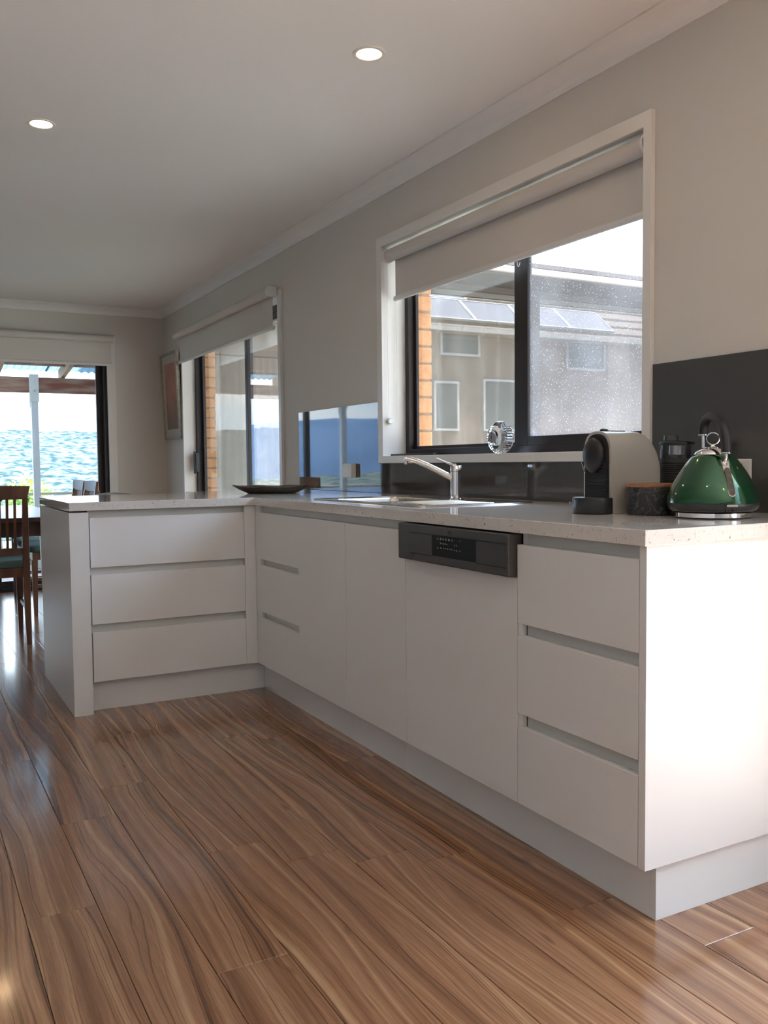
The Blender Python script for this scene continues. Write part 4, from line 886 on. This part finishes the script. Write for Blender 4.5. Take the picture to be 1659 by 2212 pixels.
def curtain(x0, x1, ztop, zbot, y, label, pleat=.075, amp=.028, gather=None):
    bm = B(); n = int((x1-x0)/.0125); rows = []
    for j in range(7):
        z = ztop+(zbot-ztop)*j/6; row = []
        for i in range(n+1):
            x = x0+(x1-x0)*i/n; ph = 2*PI*x/pleat+1.3*math.sin(x*7)
            row.append(bm.verts.new((x+.01*math.sin(z*3+x*4), y+amp*(.5+.5*j/6)*math.sin(ph)+.02*math.sin(x*5+z*2), z)))
        rows.append(row)
    for a, b in zip(rows, rows[1:]):
        for i in range(n): bm.faces.new((a[i], a[i+1], b[i+1], b[i]))
    return solo('sheer_curtain', bm, SHEER, label, 'curtain', 'sheer curtains in the wing across the courtyard', smooth=True, angle=180, recalc=False)
curtain(.36, 1.95, 2.05, -.02, WY+.14, 'sheer curtain behind the glazed door view, left of the kitchen window')
curtain(2.35, 3.85, 2.78, -.02, WY+.16, 'sheer pleated curtain seen through the clear left window pane', .24, .075)
curtain(4.03, 4.10, 2.1, -.02, WY+.12, 'narrow gathered sheer curtain beside the dark mullion of the wing', .05, .02)
curtain(5.15, 5.50, 2.5, .1, WY+.14, 'gathered sheer curtain seen at the right edge of the dusty pane', .08, .03)
bm = B(); tube(bm, [(.30, WY+.10, 2.062), (2.3, WY+.10, 2.045)], .007, 8); solo('curtain_rod', bm, BLK, 'thin dark curtain rod holding the sheer curtain', 'curtain rod')
bm = B(); tube(bm, [(2.3, WY+.14, 2.80), (7.1, WY+.14, 2.80)], .008, 8); solo('curtain_rod', bm, BLK, 'dark curtain rod at the head of the tall wing glazing', 'curtain rod')
solo('timber_post', bx(1.02, 1.10, 9.0, 9.08, -.0995, 2.9195), DARKWOOD, 'dark brown timber post inside the wing by its far opening', 'post')

# ================================================================== NEIGHBOUR HOUSE (seen mirrored in the wing glass)
nb = thing('neighbour_house', 'two-storey brown neighbour house with solar panels mirrored in the wing glass', 'building', (12, -8, -.6))
NW = mottled('brown_boards', (.19, .14, .11), (.24, .18, .145), 3, .8); TILE = mottled('brown_tile', (.12, .085, .065), (.18, .13, .10), 20, .8)
obj('walls', bx(5.0, 24, -12, -5.0, -.6, 4.42), NW, nb)
obj('gutter', bx(4.6, 24.4, -4.75, -4.62, 4.32, 4.43), mat('gutter_grey', (.34, .32, .30), .5), nb); obj('soffit', bx(4.6, 24.4, -5, -4.75, 4.30, 4.33), NW, nb)
bm = B(); prism(bm, [(-4.65, 4.44), (-12.4, 4.44), (-8.5, 7.52)], 4.6, 24.4, 'YZ'); obj('roof', bm, TILE, nb)
sl = math.atan(.8)
bm = B()
for r_ in range(11):
    yy = -4.75-r_*.34; zz = 4.47+(-yy-4.65)*.8
    for i in range(65): box(bm, 4.65+i*.3, 4.9+i*.3, yy-.05, yy, zz-.01, zz+.035)
o = obj('tile_rows', bm, TILE, nb); o['kind'] = 'stuff'
SOLAR = mat('solar_glass', (.055, .06, .095), .35); SFR = mat('solar_frame', (.30, .30, .30), .5)
for (x0_, yy) in [(6.2+i*1.55, -4.78) for i in range(6)]+[(9.6+i*1.55, -5.62) for i in range(1)]:
    mt = Matrix.Translation((x0_, yy, 4.46+(-yy-4.65)*.8)) @ Matrix.Rotation(-sl, 4, 'X')
    bm = B(); box(bm, 0, 1.5, -1.0, 0, .06, .10, mt); p_ = obj('solar_panel', bm, SOLAR, nb)
    bm = B(); box(bm, -.02, .02, -1.02, .02, .05, .11, mt); box(bm, 1.48, 1.52, -1.02, .02, .05, .11, mt); box(bm, 0, 1.5, -1.02, -.98, .05, .11, mt); box(bm, 0, 1.5, -.02, .02, .05, .11, mt); obj('panel_frame', bm, SFR, p_)
for x0_, x1_, z0_, z1_ in ((9.95, 11.05, 3.8, 4.5), (7.4, 8.5, 3.8, 4.5), (9.75, 10.4, 1.9, 3.05), (11.25, 12.3, 1.9, 3.15), (14.0, 15.3, 3.6, 4.3), (17, 18.2, 1.9, 3.1)):
    fr = obj('window', frx(x0_-.05, x1_+.05, z0_-.05, z1_+.05, .06, -4.99, -4.93), mat('window_trim', (.42, .41, .40), .5), nb); obj('pane', bx(x0_, x1_, -4.985, -4.97, z0_, z1_), mat('dark_pane', (.09, .10, .10), .05), fr)

# drop unused empties' scale; final depsgraph update
bpy.context.view_layer.update()
